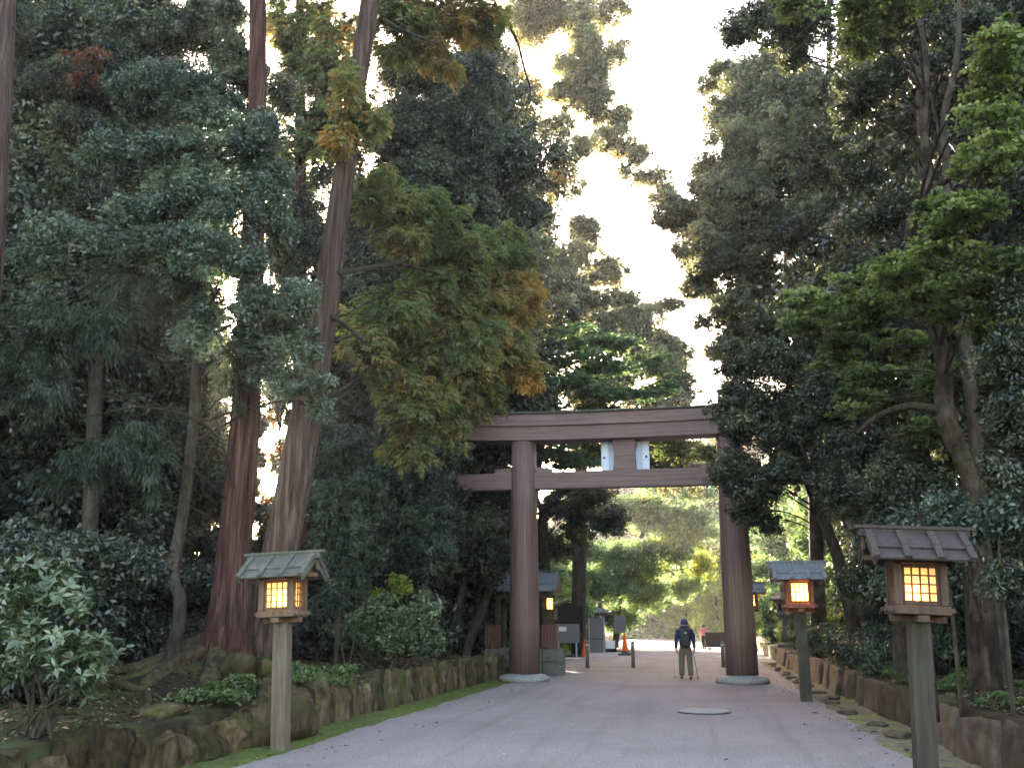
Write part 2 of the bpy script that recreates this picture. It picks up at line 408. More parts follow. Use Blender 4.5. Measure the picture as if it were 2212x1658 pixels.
M['roof_brown'] = wood('shaded_brown_roof_board', (0.016, 0.012, 0.0105), (0.031, 0.0235, 0.0205), (0.05, 0.039, 0.035))  # brown boards, made darker for the tree shade over the right lamp
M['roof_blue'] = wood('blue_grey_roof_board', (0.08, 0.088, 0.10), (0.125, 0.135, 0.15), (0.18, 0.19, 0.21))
def paper(name, col, tr):
    m, nt, out = new_mat(name)
    d = N(nt, 'ShaderNodeBsdfDiffuse'); d.inputs['Color'].default_value = (*col, 1)
    t = N(nt, 'ShaderNodeBsdfTranslucent'); t.inputs['Color'].default_value = (*tr, 1)
    x = N(nt, 'ShaderNodeMixShader', Fac=0.75)
    nt.links.new(d.outputs[0], x.inputs[1]); nt.links.new(t.outputs[0], x.inputs[2]); nt.links.new(x.outputs[0], out.inputs['Surface'])
    return m
M['paper'] = paper('lantern_paper', (0.75, 0.62, 0.42), (0.9, 0.78, 0.55))
def plain(name, c, rough=0.6, spec=0.4):
    return noise_mat(name, [(0.3, tuple(0.88 * x for x in c)), (0.7, c)], nscale=8, rough=rough, bump=0.06, bdist=0.005, spec=spec)
M['red_lattice'] = plain('red_brown_lattice', (0.10, 0.042, 0.03))
M['board_grey'] = plain('grey_board', (0.15, 0.155, 0.165))
M['board_dark'] = plain('black_board', (0.006, 0.0055, 0.006), 0.6, 0.2)
M['white'] = plain('white_paper', (0.8, 0.8, 0.8))
M['metal'] = plain('pale_metal', (0.42, 0.43, 0.44), 0.4, 0.6)
M['cone'] = plain('orange_cone_plastic', (0.85, 0.12, 0.02), 0.45)
M['rubber'] = plain('black_rubber', (0.02, 0.02, 0.02), 0.7)
M['bollard'] = wood('bollard_wood', (0.11, 0.08, 0.07), (0.17, 0.13, 0.11), (0.24, 0.19, 0.17))
M['navy'] = plain('navy_cloth', (0.016, 0.026, 0.085), 0.8, 0.2)
M['trousers'] = plain('olive_cloth', (0.115, 0.10, 0.075), 0.9, 0.1)
M['pack'] = plain('dark_nylon', (0.02, 0.019, 0.02), 0.6, 0.3)
M['cap'] = plain('slate_cap_cloth', (0.035, 0.05, 0.085), 0.8, 0.2)
M['skin'] = plain('skin', (0.45, 0.27, 0.19), 0.55)
M['shoe'] = plain('dark_shoe', (0.03, 0.022, 0.02), 0.7)
M['pink'] = plain('pink_cloth', (0.65, 0.16, 0.22), 0.8)
M['leaf_litter'] = plain('dead_leaf', (0.035, 0.024, 0.018), 0.9)

def bark(name, a, b, c, sc=(11, 11, 0.5), bump=1.0, bd=0.08, moss=None):
    return noise_mat(name, [(0.3, a), (0.52, b), (0.76, c)], scale=sc, nscale=1.5, detail=9, rough=0.93, bump=bump, bdist=bd, spec=0.12, extra=moss, distort=0.3)
M['cedar_bark'] = bark('cedar_bark', (0.01, 0.005, 0.004), (0.062, 0.031, 0.025), (0.16, 0.09, 0.072))
M['pale_bark'] = bark('grey_cedar_bark', (0.016, 0.01, 0.008), (0.072, 0.048, 0.039), (0.16, 0.115, 0.096))
M['dark_bark'] = bark('dark_bark', (0.018, 0.014, 0.011), (0.05, 0.04, 0.032), (0.095, 0.078, 0.062), sc=(6, 6, 2), moss=(1.5, 0.5, 0.65, (0.045, 0.055, 0.03), 0.6))
M['limb_bark'] = bark('dark_limb_bark', (0.014, 0.011, 0.008), (0.035, 0.027, 0.021), (0.065, 0.052, 0.042), sc=(6, 6, 2))
M['oak_bark'] = bark('brown_oak_bark', (0.009, 0.006, 0.005), (0.026, 0.018, 0.0135), (0.062, 0.043, 0.033), sc=(6, 6, 2.5), moss=(1.3, 0.48, 0.62, (0.10, 0.085, 0.06), 0.7))
M['root'] = bark('mossy_root_bark', (0.018, 0.013, 0.008), (0.055, 0.042, 0.026), (0.11, 0.085, 0.055), sc=(5, 5, 3), moss=(2.0, 0.48, 0.64, (0.075, 0.085, 0.025), 0.7))

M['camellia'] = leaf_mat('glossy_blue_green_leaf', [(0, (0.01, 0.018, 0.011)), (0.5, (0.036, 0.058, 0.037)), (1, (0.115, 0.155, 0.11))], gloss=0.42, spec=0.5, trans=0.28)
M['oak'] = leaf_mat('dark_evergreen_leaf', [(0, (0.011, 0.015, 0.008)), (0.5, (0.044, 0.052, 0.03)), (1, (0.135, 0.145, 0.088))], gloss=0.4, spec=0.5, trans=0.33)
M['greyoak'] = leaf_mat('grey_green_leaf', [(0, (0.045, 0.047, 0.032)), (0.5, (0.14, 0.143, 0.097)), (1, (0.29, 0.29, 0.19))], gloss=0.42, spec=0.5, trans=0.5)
M['hinoki'] = leaf_mat('cypress_spray', [(0, (0.085, 0.12, 0.05)), (0.38, (0.15, 0.18, 0.072)), (0.62, (0.225, 0.2, 0.08)), (0.84, (0.32, 0.215, 0.072)), (1, (0.44, 0.235, 0.055))], gloss=0.6, spec=0.3, trans=0.5)
M['cedar'] = leaf_mat('cedar_needles', [(0, (0.014, 0.022, 0.014)), (0.5, (0.034, 0.048, 0.032)), (1, (0.075, 0.095, 0.066))], gloss=0.55, spec=0.3, trans=0.30)
M['dead_spray'] = leaf_mat('brown_dead_needles', [(0, (0.08, 0.035, 0.02)), (1, (0.20, 0.085, 0.05))], gloss=0.8, spec=0.1, trans=0.25)
M['maple'] = leaf_mat('bright_maple_leaf', [(0, (0.042, 0.06, 0.018)), (0.5, (0.098, 0.128, 0.042)), (1, (0.2, 0.235, 0.085))], gloss=0.5, spec=0.35, trans=0.50)
M['bluemaple'] = leaf_mat('blue_green_maple_leaf', [(0, (0.055, 0.1, 0.06)), (0.5, (0.105, 0.165, 0.098)), (1, (0.17, 0.25, 0.13))], gloss=0.5, spec=0.35, trans=0.45)
M['lime'] = leaf_mat('lime_leaf', [(0, (0.094, 0.132, 0.028)), (0.5, (0.187, 0.242, 0.050)), (1, (0.330, 0.352, 0.077))], gloss=0.5, spec=0.35, trans=0.5)
M['yellow'] = leaf_mat('sunlit_yellow_leaf', [(0, (0.14, 0.15, 0.03)), (0.5, (0.28, 0.23, 0.045)), (1, (0.36, 0.19, 0.05))], gloss=0.6, spec=0.25, trans=0.5)  # yellow of sunlit foliage put into the leaf colour
M['golden'] = leaf_mat('sun_glow_leaf', [(0, (0.20, 0.12, 0.025)), (0.5, (0.30, 0.17, 0.035)), (1, (0.40, 0.20, 0.04))], gloss=0.6, spec=0.3, trans=0.55, tint=(1.3, 1.0, 0.6))  # warm glow of the low sun put into the leaf colour
M['hedge'] = leaf_mat('pale_hedge_leaf', [(0, (0.06, 0.115, 0.045)), (0.5, (0.15, 0.235, 0.11)), (1, (0.28, 0.38, 0.2))], gloss=0.42, spec=0.5, trans=0.45)
M['rhodo'] = leaf_mat('leathery_bush_leaf', [(0, (0.022, 0.034, 0.015)), (0.5, (0.05, 0.074, 0.034)), (1, (0.115, 0.145, 0.08))], gloss=0.4, spec=0.5, trans=0.15)
M['fern'] = leaf_mat('fern_leaf', [(0, (0.03, 0.05, 0.018)), (0.5, (0.06, 0.095, 0.03)), (1, (0.11, 0.15, 0.06))], gloss=0.6, spec=0.3, trans=0.3)

# ------------------------------------------------------------------ terrain
WL, WR = -6.05, 3.12                     # faces of the left and right retaining walls
WALL_END = 30.0                          # the left wall stops here, the yard widens behind it
def fbm(x, y, s=1.0):
    return noise.fractal(Vector((x * s, y * s, 3.7)), 0.9, 2.1, 4)
def z_left(x, y):
    d = max(0.0, WL - 0.15 - x)
    z = 0.50 + 0.10 * d + 0.035 * max(0, d - 5) + 0.10 * fbm(x, y, 0.5) * min(1, 0.3 + d)
    z += 0.55 * math.exp(-((x + 7.6) ** 2 / 1.3 + (y - 14.6) ** 2 / 2.2))      # root mound under the twin trunks
    if y > WALL_END:
        k = min(1, (y - WALL_END) / 3.0)
        d2 = max(0.0, -8.0 - x)
        z = z * (1 - k) + k * (-0.03 + min(1, d2 / 1.5) * 0.45 + 0.10 * d2 * min(1, d2 / 3) + 0.08 * fbm(x, y, 0.5) * min(1, d2))
    return min(z, 6)
def z_right(x, y):
    d = max(0.0, x - WR - 0.15)
    return min(0.56 + 0.09 * d + 0.09 * fbm(x, y, 0.55) * min(1, 0.3 + d), 6)
def bank(name, xs, ys, zf, mat):
    V = np.array([(x, y, zf(x, y) if abs(x - WL + .118) > .0015 and abs(x - WR - .118) > .0015 else -.2) for y in ys for x in xs])
    nx, ny = len(xs), len(ys)
    i = np.arange(ny - 1)[:, None]; j = np.arange(nx - 1)[None]
    Q = np.stack([i * nx + j, i * nx + j + 1, (i + 1) * nx + j + 1, (i + 1) * nx + j], -1).reshape(-1, 4)
    o = link(name, npmesh(name, V, Q), mat, None, smooth=True)
    return tag(o, kind='structure')
ys = np.concatenate([np.arange(-14, 45, 0.3), np.arange(45, 150, 2.0)])
xl = np.concatenate([-np.geomspace(80, 13, 24), np.arange(-12.6, WL - 0.1, 0.22), [WL - 0.12, WL - 0.118]])
xr = np.concatenate([[WR + 0.118, WR + 0.12], np.arange(WR + 0.3, 10, 0.25), np.geomspace(10.4, 70, 20)])
bank('terrain', xl, ys, z_left, M['soil'])
bank('terrain', xr, ys, z_right, M['soil'])
def sheet(name, pts, z, mat):
    bm = bmesh.new(); bm.faces.new([bm.verts.new((x, y, z)) for x, y in pts])
    return tag(bobj(name, bm, mat), kind='structure')
sheet('ground', [(-130, -60), (130, -60), (130, 260), (-130, 260)], -0.06, M['soil'])
sheet('path', [(-9.5, -20), (3.4, -20), (3.4, 70), (-2, 150), (-120, 240), (-160, 190), (-26, 105), (-9.5, 70)], 0.0, M['gravel'])
def strip(name, x0, x1, y0, y1, z, mat, amp, side):
    """low uneven strip of moss; the edge on 'side' wanders"""
    yy = np.arange(y0, y1, 0.12)
    rows = []
    for y in yy:
        e = amp * (fbm(0, y, 0.8) + 0.6 * fbm(5, y, 3.0))
        a, b = (x0, x1 + e) if side > 0 else (x0 + e, x1)
        for k in range(9):
            x = a + (b - a) * k / 8
            edge = min(1, (8 - k if side > 0 else k) / 2.0)
            rows.append((x, y, z - 0.01 + (0.014 + 0.02 * (0.5 + fbm(x, y, 2.5))) * edge))
    V = np.array(rows); n = len(yy)
    i = np.arange(n - 1)[:, None]; j = np.arange(8)[None]
    Q = np.stack([i * 9 + j, i * 9 + j + 1, (i + 1) * 9 + j + 1, (i + 1) * 9 + j], -1).reshape(-1, 4)
    return tag(link(name, npmesh(name, V, Q), mat, None, smooth=True), kind='structure')
strip('moss_verge', WL - 0.1, -5.32, -6, 28.5, 0.006, M['moss'], 0.07, 1)
M['verge'] = noise_mat('mossy_verge_soil', [(0.3, (0.06, 0.05, 0.035)), (0.55, (0.14, 0.12, 0.085)), (0.8, (0.22, 0.20, 0.15))], scale=(1, 1, 1), nscale=10, detail=8, rough=1.0, bump=0.7, bdist=0.03, spec=0.05, extra=(1.1, 0.5, 0.62, (0.15, 0.165, 0.03), 0.85))
strip('moss_verge', 2.38, WR + 0.1, -6, 44, 0.006, M['verge'], 0.12, -1)
dr = sheet('drain', [(-8.3, 48.3), (3.1, 47.9), (3.1, 48.25), (-8.3, 48.65)], 0.006, M['dark_iron'])

def haze(density, aniso):
    bm = bmesh.new(); box(bm, (0, 100, 17), (264, 324, 38))
    m, nt, out = new_mat('pale_air')
    v = N(nt, 'ShaderNodeVolumePrincipled', Density=density, Anisotropy=aniso)
    v.inputs['Color'].default_value = (0.93, 0.95, 0.97, 1)
    nt.links.new(v.outputs[0], out.inputs['Volume'])
    return tag(bobj('haze', bm, m), 'pale haze added between the trees to lift the shadows', 'haze', kind='stuff')
haze(0.00036, 0.5)  # volume added for lifted shadows and a soft glow
cy.volume_bounces = 0
# ------------------------------------------------------------------ stone walls
def stones(name, face_x, sgn, y0, y1, wmin, wmax, hmin, hmax, depth, mat, label, rough, lean=0.10, gap=0.02, seed=1, cuts=4, rnd=0.3, tilt=0.10):
    """a wall of single stones along Y; its face looks towards the path"""
    g = random.Random(seed)
    bm = bmesh.new(); shades = []
    y = y0
    while y < y1:
        wd = g.uniform(wmin, wmax); ht = g.uniform(hmin, hmax)
        if g.random() < 0.18: ht *= 0.82
        c = (face_x - sgn * (depth / 2 - g.uniform(-0.03, 0.05)), y + wd / 2, ht / 2 - 0.06)
        ln_ = g.uniform(-lean, lean)
        rot = Matrix.Rotation(ln_, 4, 'X') @ Matrix.Rotation(g.uniform(-0.10, 0.10), 4, 'Z') @ Matrix.Rotation(sgn * -tilt, 4, 'Y')
        t = bmesh.new()
        bmesh.ops.create_cube(t, size=1)
        bmesh.ops.subdivide_edges(t, edges=t.edges[:], cuts=cuts, use_grid_fill=True)
        o = Vector((g.uniform(0, 50), g.uniform(0, 50), g.uniform(0, 50)))
        tap = g.uniform(-0.35, 0.15); sk = g.uniform(-0.18, 0.18)
        for v in t.verts:
            p = v.co.copy()
            q = p.normalized() * 0.62 if p.length > 0 else p
            p = p.lerp(q, rnd * (0.5 + 1.4 * max(0, p.length - 0.62)))
            p.y *= 1 + tap * (p.z + 0.5)
            p.z += sk * p.y * (p.z + 0.5)
            s_ = Vector((p.x * depth, p.y * (wd - gap), p.z * ht))
            w3 = s_ + o
            s_ += noise.noise_vector(w3 * 2.4) * rough + noise.noise_vector(w3 * 7) * rough * 0.55 + noise.noise_vector(w3 * 17) * rough * 0.25
            v.co = rot @ s_ + Vector(c)
        me = bpy.data.meshes.new('t'); t.to_mesh(me); t.free(); bm.from_mesh(me); bpy.data.meshes.remove(me)
        y += wd
        shades += [g.random()] * (len(bm.faces) - len(shades))
    o = bobj(name, bm, mat, None, smooth=True)
    a_ = o.data.attributes.new('tone', 'FLOAT', 'FACE'); a_.data.foreach_set('value', shades)
    return tag(o, label, 'wall')
stones('stone_wall', WL, 1, 14.2, 29.9, 0.14, 0.34, 0.52, 0.80, 0.42, M['stone_left'], 'low mossy retaining wall of upright narrow stones beside the green moss strip', 0.075, seed=3, cuts=7, rnd=0.26, lean=0.16, gap=0.035)
stones('stone_wall', WL + 0.12, 1, 3.0, 12.9, 0.5, 1.3, 0.44, 0.60, 0.6, M['stone_near'], 'rough low mossy stone wall in the near corner below the tree roots', 0.10, seed=4, cuts=11, rnd=0.25, gap=-0.05)
stones('stone_wall', WR, -1, 2.0, 44.0, 1.3, 2.3, 0.54, 0.66, 0.42, M['stone_right'], 'retaining wall of large brown cut stones along the right of the path', 0.04, lean=0.05, gap=0.07, seed=8, cuts=9, rnd=0.12, tilt=0.16)
def rock(name, c, s, mat, label, cat='rock', seed=0, rough=0.18, group=None):
    bm = bmesh.new()
    bmesh.ops.create_icosphere(bm, subdivisions=3, radius=1)
    o = Vector((seed * 3.1, seed * 1.7, 4.2))
    for v in bm.verts:
        p = v.co.copy()
        v.co = Vector((p.x * s[0], p.y * s[1], p.z * s[2])) * (1 + 2.2 * rough * noise.noise(p * 1.3 + o) + rough * noise.noise(p * 3.1 + o))
    ob = bobj(name, bm, mat, None, smooth=True); ob.location = c
    a_ = ob.data.attributes.new('tone', 'FLOAT', 'FACE'); a_.data.foreach_set('value', [0.2 + 0.5 * (seed * 0.37 % 1)] * len(ob.data.polygons))
    return tag(ob, label, cat, group)
rock('rock', (-6.0, 13.55, 0.34), (0.42, 0.62, 0.50), M['stone_near'], 'big mossy boulder at the wall break behind the post of the left lamp', seed=1)
rock('rock', (-6.02, 12.75, 0.22), (0.30, 0.34, 0.36), M['stone_near'], 'rounded brown boulder ending the near stone wall just left of the lamp post', seed=2)
rock('rock', (-6.75, 13.6, 1.0), (0.26, 0.2, 0.22), M['stone_near'], 'mossy pointed stone on top of the root mound at the cedar foot', seed=3)
rock('rock', (-6.42, 13.9, 0.92), (0.18, 0.22, 0.17), M['stone_near'], 'small squarish stone beside the pointed one at the leaning trunk', seed=5)
rock('rock', (-6.6, 11.4, 0.56), (0.22, 0.40, 0.10), M['stone_left'], 'mossy stone lying on the bank behind the near wall', seed=7)
# flat kerb stones in the verge below the right wall
g = random.Random(4)
y = 8.0
for k in range(20):
    l = g.uniform(0.45, 1.0)
    rock('kerb_stone', (2.66 + g.uniform(-0.1, 0.14), y + l / 2, 0.03), (g.uniform(0.10, 0.2), l * 0.42, 0.055), M['stone_right'], 'flat kerb stone half sunk in the mossy verge under the right wall', 'kerb stone', seed=20 + k, rough=0.14, group='kerb stones in the right verge')
    y += l + g.uniform(0.4, 1.8)

# ------------------------------------------------------------------ torii
TY = 28.55
cl, cr = G(1133, 1469)[0], G(1603, 1472)[0]
tcx = (cl + cr) / 2; half = (cr - cl) / 2
zz = lambda u, v: float(P(u, v, TY)[2])
z_nb, z_nt = zz(1265, 1054), zz(1265, 1018)
z_sb, z_sm, z_kt = zz(1340, 949), zz(1340, 919), zz(1340, 889)
torii = thing('torii', 'tall brown wooden torii gate standing across the gravel path', 'torii gate', (tcx, TY, 0))
for s in (-1, 1):
    bm = bmesh.new()
    lathe(bm, [(0.445, 0.16), (0.44, 1.5), (0.425, 3.5), (0.40, 5.2), (0.38, z_sb)], 40, c=(s * half, 0, 0))
    bobj('pillar', bm, M['torii'], torii, smooth=True)
    bm = bmesh.new()
    lathe(bm, [(0.72, -0.02), (0.76, 0.05), (0.74, 0.12), (0.62, 0.18), (0.50, 0.21), (0.45, 0.215)], 40, c=(s * half, 0, 0))
    for v in bm.verts: v.co += noise.noise_vector(v.co * 1.1) * 0.03
    bobj('base_stone', bm, M['pale_stone'], torii, smooth=True)
def beam(bm, xl, xr, zb, zt, d, curve, slant, n=24):
    rows = []
    for i in range(n + 1):
        t = i / n; x = xl + (xr - xl) * t
        e = abs(2 * t - 1); c = curve * e ** 2.6
        sl = slant * (2 * t - 1) ** 5
        rows.append([bm.verts.new(q) for q in ((x, -d, zb + c), (x + sl, -d, zt + c), (x + sl, d, zt + c), (x, d, zb + c))])
    for a, b in zip(rows, rows[1:]):
        for k in range(4): bm.faces.new((a[k], a[(k + 1) % 4], b[(k + 1) % 4], b[k]))
    bm.faces.new(rows[0]); bm.faces.new(rows[-1][::-1])
ext = half + 1.95
bm = bmesh.new(); beam(bm, -ext, ext, z_sb, z_sm, 0.36, 0.10, 0.22); bobj('lower_lintel', bm, M['torii_beam'], torii, 0.01)
bm = bmesh.new(); beam(bm, -ext - 0.22, ext + 0.22, z_sm + 0.003, z_kt - 0.06, 0.43, 0.11, 0.26); bobj('upper_lintel', bm, M['torii_beam'], torii, 0.01)
bm = bmesh.new(); beam(bm, -ext - 0.46, ext + 0.46, z_kt - 0.057, z_kt, 0.50, 0.12, 0.05); bobj('ridge_cover', bm, M['roof_wood'], torii, 0.01)
bm = bmesh.new(); box(bm, (0, 0, (z_nb + z_nt) / 2), (2 * (half + 2.07), 0.34, z_nt - z_nb)); bobj('tie_beam', bm, M['torii_beam'], torii, 0.012)
for s in (-1, 1):
    for t in (-1, 1):
        w_ = 0.5
        x0 = s * half + t * (0.385 + w_ / 2)
        bm = bmesh.new(); prism(bm, [(x0 - t * w_ / 2, z_nt + 0.002), (x0 + t * w_ / 2, z_nt + 0.002), (x0 + t * w_ / 2, z_nt + 0.12), (x0 - t * w_ / 2, z_nt + 0.17)], 'y', -0.11, 0.11)
        bobj('wedge', bm, M['torii_beam'], torii, 0.008)
hh = z_sb - z_nt
prof = [(0.36, 0), (0.33, 0.25), (0.315, 0.55), (0.33, 0.74), (0.365, 0.84), (0.33, 0.86), (0.345, 0.93), (0.32, 0.95), (0.34, 1.0)]
bm = bmesh.new(); prism(bm, [(-x, z_nt + z * hh) for x, z in prof] + [(x, z_nt + z * hh) for x, z in prof[::-1]], 'y', -0.14, 0.14)
bobj('centre_strut', bm, M['torii_beam'], torii, 0.006)
pl = bobj('plaque', (lambda b: (box(b, (0.0, 0.27, z_nt + hh * 0.5), (1.0, 0.05, hh - 0.02)), b)[1])(bmesh.new()), M['plaque'], torii, 0.01)
for s in (-1, 1):
    bm = bmesh.new(); box(bm, (s * 0.615, 0.235, z_nt + hh * 0.5), (0.225, 0.14, hh - 0.006)); box(bm, (s * 0.50, 0.22, z_nt + hh * 0.5), (0.022, 0.10, hh - 0.03))
    fr = bobj('plaque_frame', bm, M['plaque'], torii, 0.01)
    bm = bmesh.new(); cyl(bm, (s * 0.64, 0.155, z_nt + hh * 0.46), 0.035, 0.03, 12, rot=Matrix.Rotation(math.pi / 2, 4, 'X'))
    bobj('stud', bm, M['dark_iron'], fr)
bm = bmesh.new()
for x in (-0.63, 0.63):
    bm = bmesh.new(); box(bm, (x, -0.176, (z_nb + z_nt) / 2), (0.014, 0.008, z_nt - z_nb - 0.02)); box(bm, (x, 0, z_nt + 0.004), (0.05, 0.36, 0.008))
    bobj('beam_strap', bm, M['torii'], torii)

# ------------------------------------------------------------------ lamps
def lattice(bm, c, w_, h_, nx, ny, axis, bar=0.016, th=0.022):
    """kumiko bars over a window of w_ x h_ centred at c, looking along axis"""
    for i in range(nx + 1):
        d = -w_ / 2 + w_ * i / nx
        b = bar if 0 < i < nx else bar * 1.6
        box(bm, (c[0] + (d if axis == 'y' else 0), c[1] + (d if axis == 'x' else 0), c[2]), ((b, th, h_) if axis == 'y' else (th, b, h_)))
    for i in range(ny + 1):
        d = -h_ / 2 + h_ * i / ny
        b = bar if 0 < i < ny else bar * 1.6
        t2 = th * 0.86
        box(bm, (c[0], c[1], c[2] + d), ((w_, t2, b) if axis == 'y' else (t2, w_, b)))
def make_lamp(label, loc, scale, post_m, box_m, roof_m, watts, bulb=(0.05, 0.0), post_h=1.62, name='path_lamp', rz=0.0, nx=4, lean=0.0, col=(1.0, 0.46, 0.13)):
    t = thing(name, label, 'lamp', loc, rz, 'wooden lamps along the path', scale)
    t.rotation_euler[1] = math.radians(lean)
    bxo('post', (0, 0, post_h / 2 - 0.05), (0.20, 0.20, post_h + 0.1), post_m, t, 0.012)
    bm = bmesh.new(); box(bm, (0, 0, post_h + 0.035), (0.52, 0.11, 0.068)); box(bm, (0, 0, post_h + 0.033), (0.11, 0.56, 0.064))
    bobj('bracket', bm, box_m, t, 0.006)
    z0 = post_h + 0.07
    bm = bmesh.new(); box(bm, (0, 0, z0 + 0.045), (0.52, 0.52, 0.085))
    for s in (-1, 1):
        for q in (-0.19, 0.0, 0.19):
            box(bm, (s * 0.275, q, z0 + 0.045), (0.07, 0.06, 0.045))
    bobj('tray', bm, box_m, t, 0.008)
    zb = z0 + 0.092; H_ = 0.40; zc = zb + H_ / 2
    R_ = 0.21
    bm = bmesh.new()
    for a in (-1, 1):
        for b in (-1, 1): box(bm, (a * R_, b * R_, zc), (0.07, 0.07, H_))
    wh = 0.34; ww = 0.315
    for ax in ('x', 'y'):
        for s in (-1, 1):
            for k in (-1, 1):                                 # side boards, rails
                d = k * (R_ - 0.035 + ww / 2) / 2
                wd = R_ - 0.036 - ww / 2
                if ax == 'y':
                    box(bm, (d, s * (R_ - 0.005), zc), (wd, 0.03, H_ - 0.004))
                    box(bm, (0, s * (R_ - 0.004), zc + k * (wh / 2 + (H_ - wh) / 4)), (ww - 0.001, 0.034, (H_ - wh) / 2 - 0.002))
                else:
                    box(bm, (s * (R_ - 0.005), d, zc), (0.03, wd, H_ - 0.004))
                    box(bm, (s * (R_ - 0.004), 0, zc + k * (wh / 2 + (H_ - wh) / 4)), (0.034, ww - 0.001, (H_ - wh) / 2 - 0.002))
    box(bm, (0, 0, zb + H_ + 0.02), (0.49, 0.49, 0.036))
    bobj('lantern_box', bm, box_m, t, 0.005)
    for ax in ('x', 'y'):
        for s in (-1, 1):
            c = (0, s * (R_ - 0.004), zc) if ax == 'y' else (s * (R_ - 0.004), 0, zc)
            bm = bmesh.new(); lattice(bm, c, ww, wh, nx, nx, ax)
            wn = bobj('window', bm, box_m, t)
            c2 = (0, s * (R_ - 0.024), zc) if ax == 'y' else (s * (R_ - 0.024), 0, zc)
            bm = bmesh.new(); box(bm, c2, (ww, 0.004, wh) if ax == 'y' else (0.004, ww, wh))
            bobj('pane', bm, M['paper'], wn)
    # roof: two slopes of lapped boards, battens, ridge beam, gable boards
    ze = zb + H_ + 0.02; zr = ze + 0.27; ye = 0.46; wx = 0.475
    sl_ = math.atan2(zr - ze, ye); ln = math.hypot(zr - ze, ye)
    bm = bmesh.new()
    bats = []
    for s in (-1, 1):
        rot = Matrix.Rotation(-s * sl_, 4, 'X')
        def q(d, n):                                          # d down the slope from the ridge, n off it
            return (s * (math.cos(sl_) * d + math.sin(sl_) * n), zr - math.sin(sl_) * d + math.cos(sl_) * n)
        a, b = q(ln * 0.33, 0.028); box(bm, (0, a, b), (2 * wx, ln * 0.62, 0.022), rot)
        a, b = q(ln * 0.80, 0.004); box(bm, (0, a, b), (2 * wx, ln * 0.40, 0.024), rot)
        for i in range(4):
            x = -wx + 0.035 + i * (2 * wx - 0.07) / 3
            bat = bmesh.new(); bats.append(bat)
            a, b = q(ln * 0.31, 0.052); box(bat, (x, a, b), (0.068, ln * 0.60, 0.034), rot)
            a, b = q(ln * 0.79, 0.036); box(bat, (x, a, b), (0.066, ln * 0.44, 0.036), rot @ Matrix.Rotation(s * -0.10, 4, 'X'))
        for i in (-1, 1):                                     # barge boards under the slope ends
            a, b = q(ln * 0.5, -0.04); box(bm, (i * (wx - 0.03), a, b), (0.03, ln * 0.96, 0.06), rot)
    rf = bobj('roof', bm, roof_m, t, 0.004)
    for bat in bats: bobj('roof_batten', bat, roof_m, rf, 0.004)
    bm = bmesh.new(); box(bm, (0, 0, zr + 0.075), (1.14, 0.11, 0.035)); box(bm, (0, 0, zr + 0.02), (1.06, 0.085, 0.075))
    bobj('ridge_beam', bm, roof_m, t, 0.005)
    for s in (-1, 1):
        bm = bmesh.new(); prism(bm, [(-0.33, ze + 0.02), (0.33, ze + 0.02), (0.0, zr - 0.03)], 'x', s * 0.345 - 0.012, s * 0.345 + 0.012)
        box(bm, (s * 0.42, 0, ze + 0.035), (0.13, 0.07, 0.05))
        gb = bobj('gable', bm, box_m, t, 0.003)
        bm = bmesh.new(); prism(bm, [(-0.05, zr - 0.15), (0.0, zr - 0.19), (0.05, zr - 0.15), (0.03, zr - 0.05), (-0.03, zr - 0.05)], 'x', s * (wx + 0.012) - 0.01, s * (wx + 0.012) + 0.01)
        bobj('pendant', bm, box_m, gb, 0.003)
    # the lit bulb inside
    bm = bmesh.new(); bmesh.ops.create_uvsphere(bm, u_segments=12, v_segments=8, radius=0.035, matrix=Matrix.Translation((bulb[0], -0.05, zb + 0.10 + bulb[1])))
    m, nt_, out = new_mat('lit_bulb'); e = N(nt_, 'ShaderNodeEmission', Strength=6.0); e.inputs['Color'].default_value = (1, 0.75, 0.42, 1); nt_.links.new(e.outputs[0], out.inputs['Surface'])
    bobj('bulb', bm, m, t, smooth=True)
    li = bpy.data.lights.new('lamp_glow', 'POINT'); li.energy = watts; li.color = col; li.shadow_soft_size = 0.03
    lo = bpy.data.objects.new('lamp_glow', li); COL.objects.link(lo); lo.parent = t
    lo.location = (bulb[0], -0.125, zb + 0.12 + bulb[1])
    return t
lpL = G(605, 1620); lpM = G(1742, 1513)
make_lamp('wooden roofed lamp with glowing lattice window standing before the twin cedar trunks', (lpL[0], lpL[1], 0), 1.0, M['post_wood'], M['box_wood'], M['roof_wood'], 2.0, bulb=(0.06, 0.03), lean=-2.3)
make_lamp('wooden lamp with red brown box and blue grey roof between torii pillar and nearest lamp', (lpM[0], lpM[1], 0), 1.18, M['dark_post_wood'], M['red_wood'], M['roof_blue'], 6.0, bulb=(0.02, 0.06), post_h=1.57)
make_lamp('largest wooden lamp with brown batten roof and orange window beside the right stone wall', (2.04, 10.3, 0), 1.0, M['shade_post_wood'], M['shade_box_wood'], M['roof_brown'], 0.95, bulb=(-0.05, -0.01), lean=2.6, col=(1.0, 0.37, 0.075))
make_lamp('distant small blue grey roofed lamp half hidden behind the right torii pillar', (2.05, 42.0, 0), 1.3, M['dark_post_wood'], M['red_wood'], M['roof_blue'], 3)

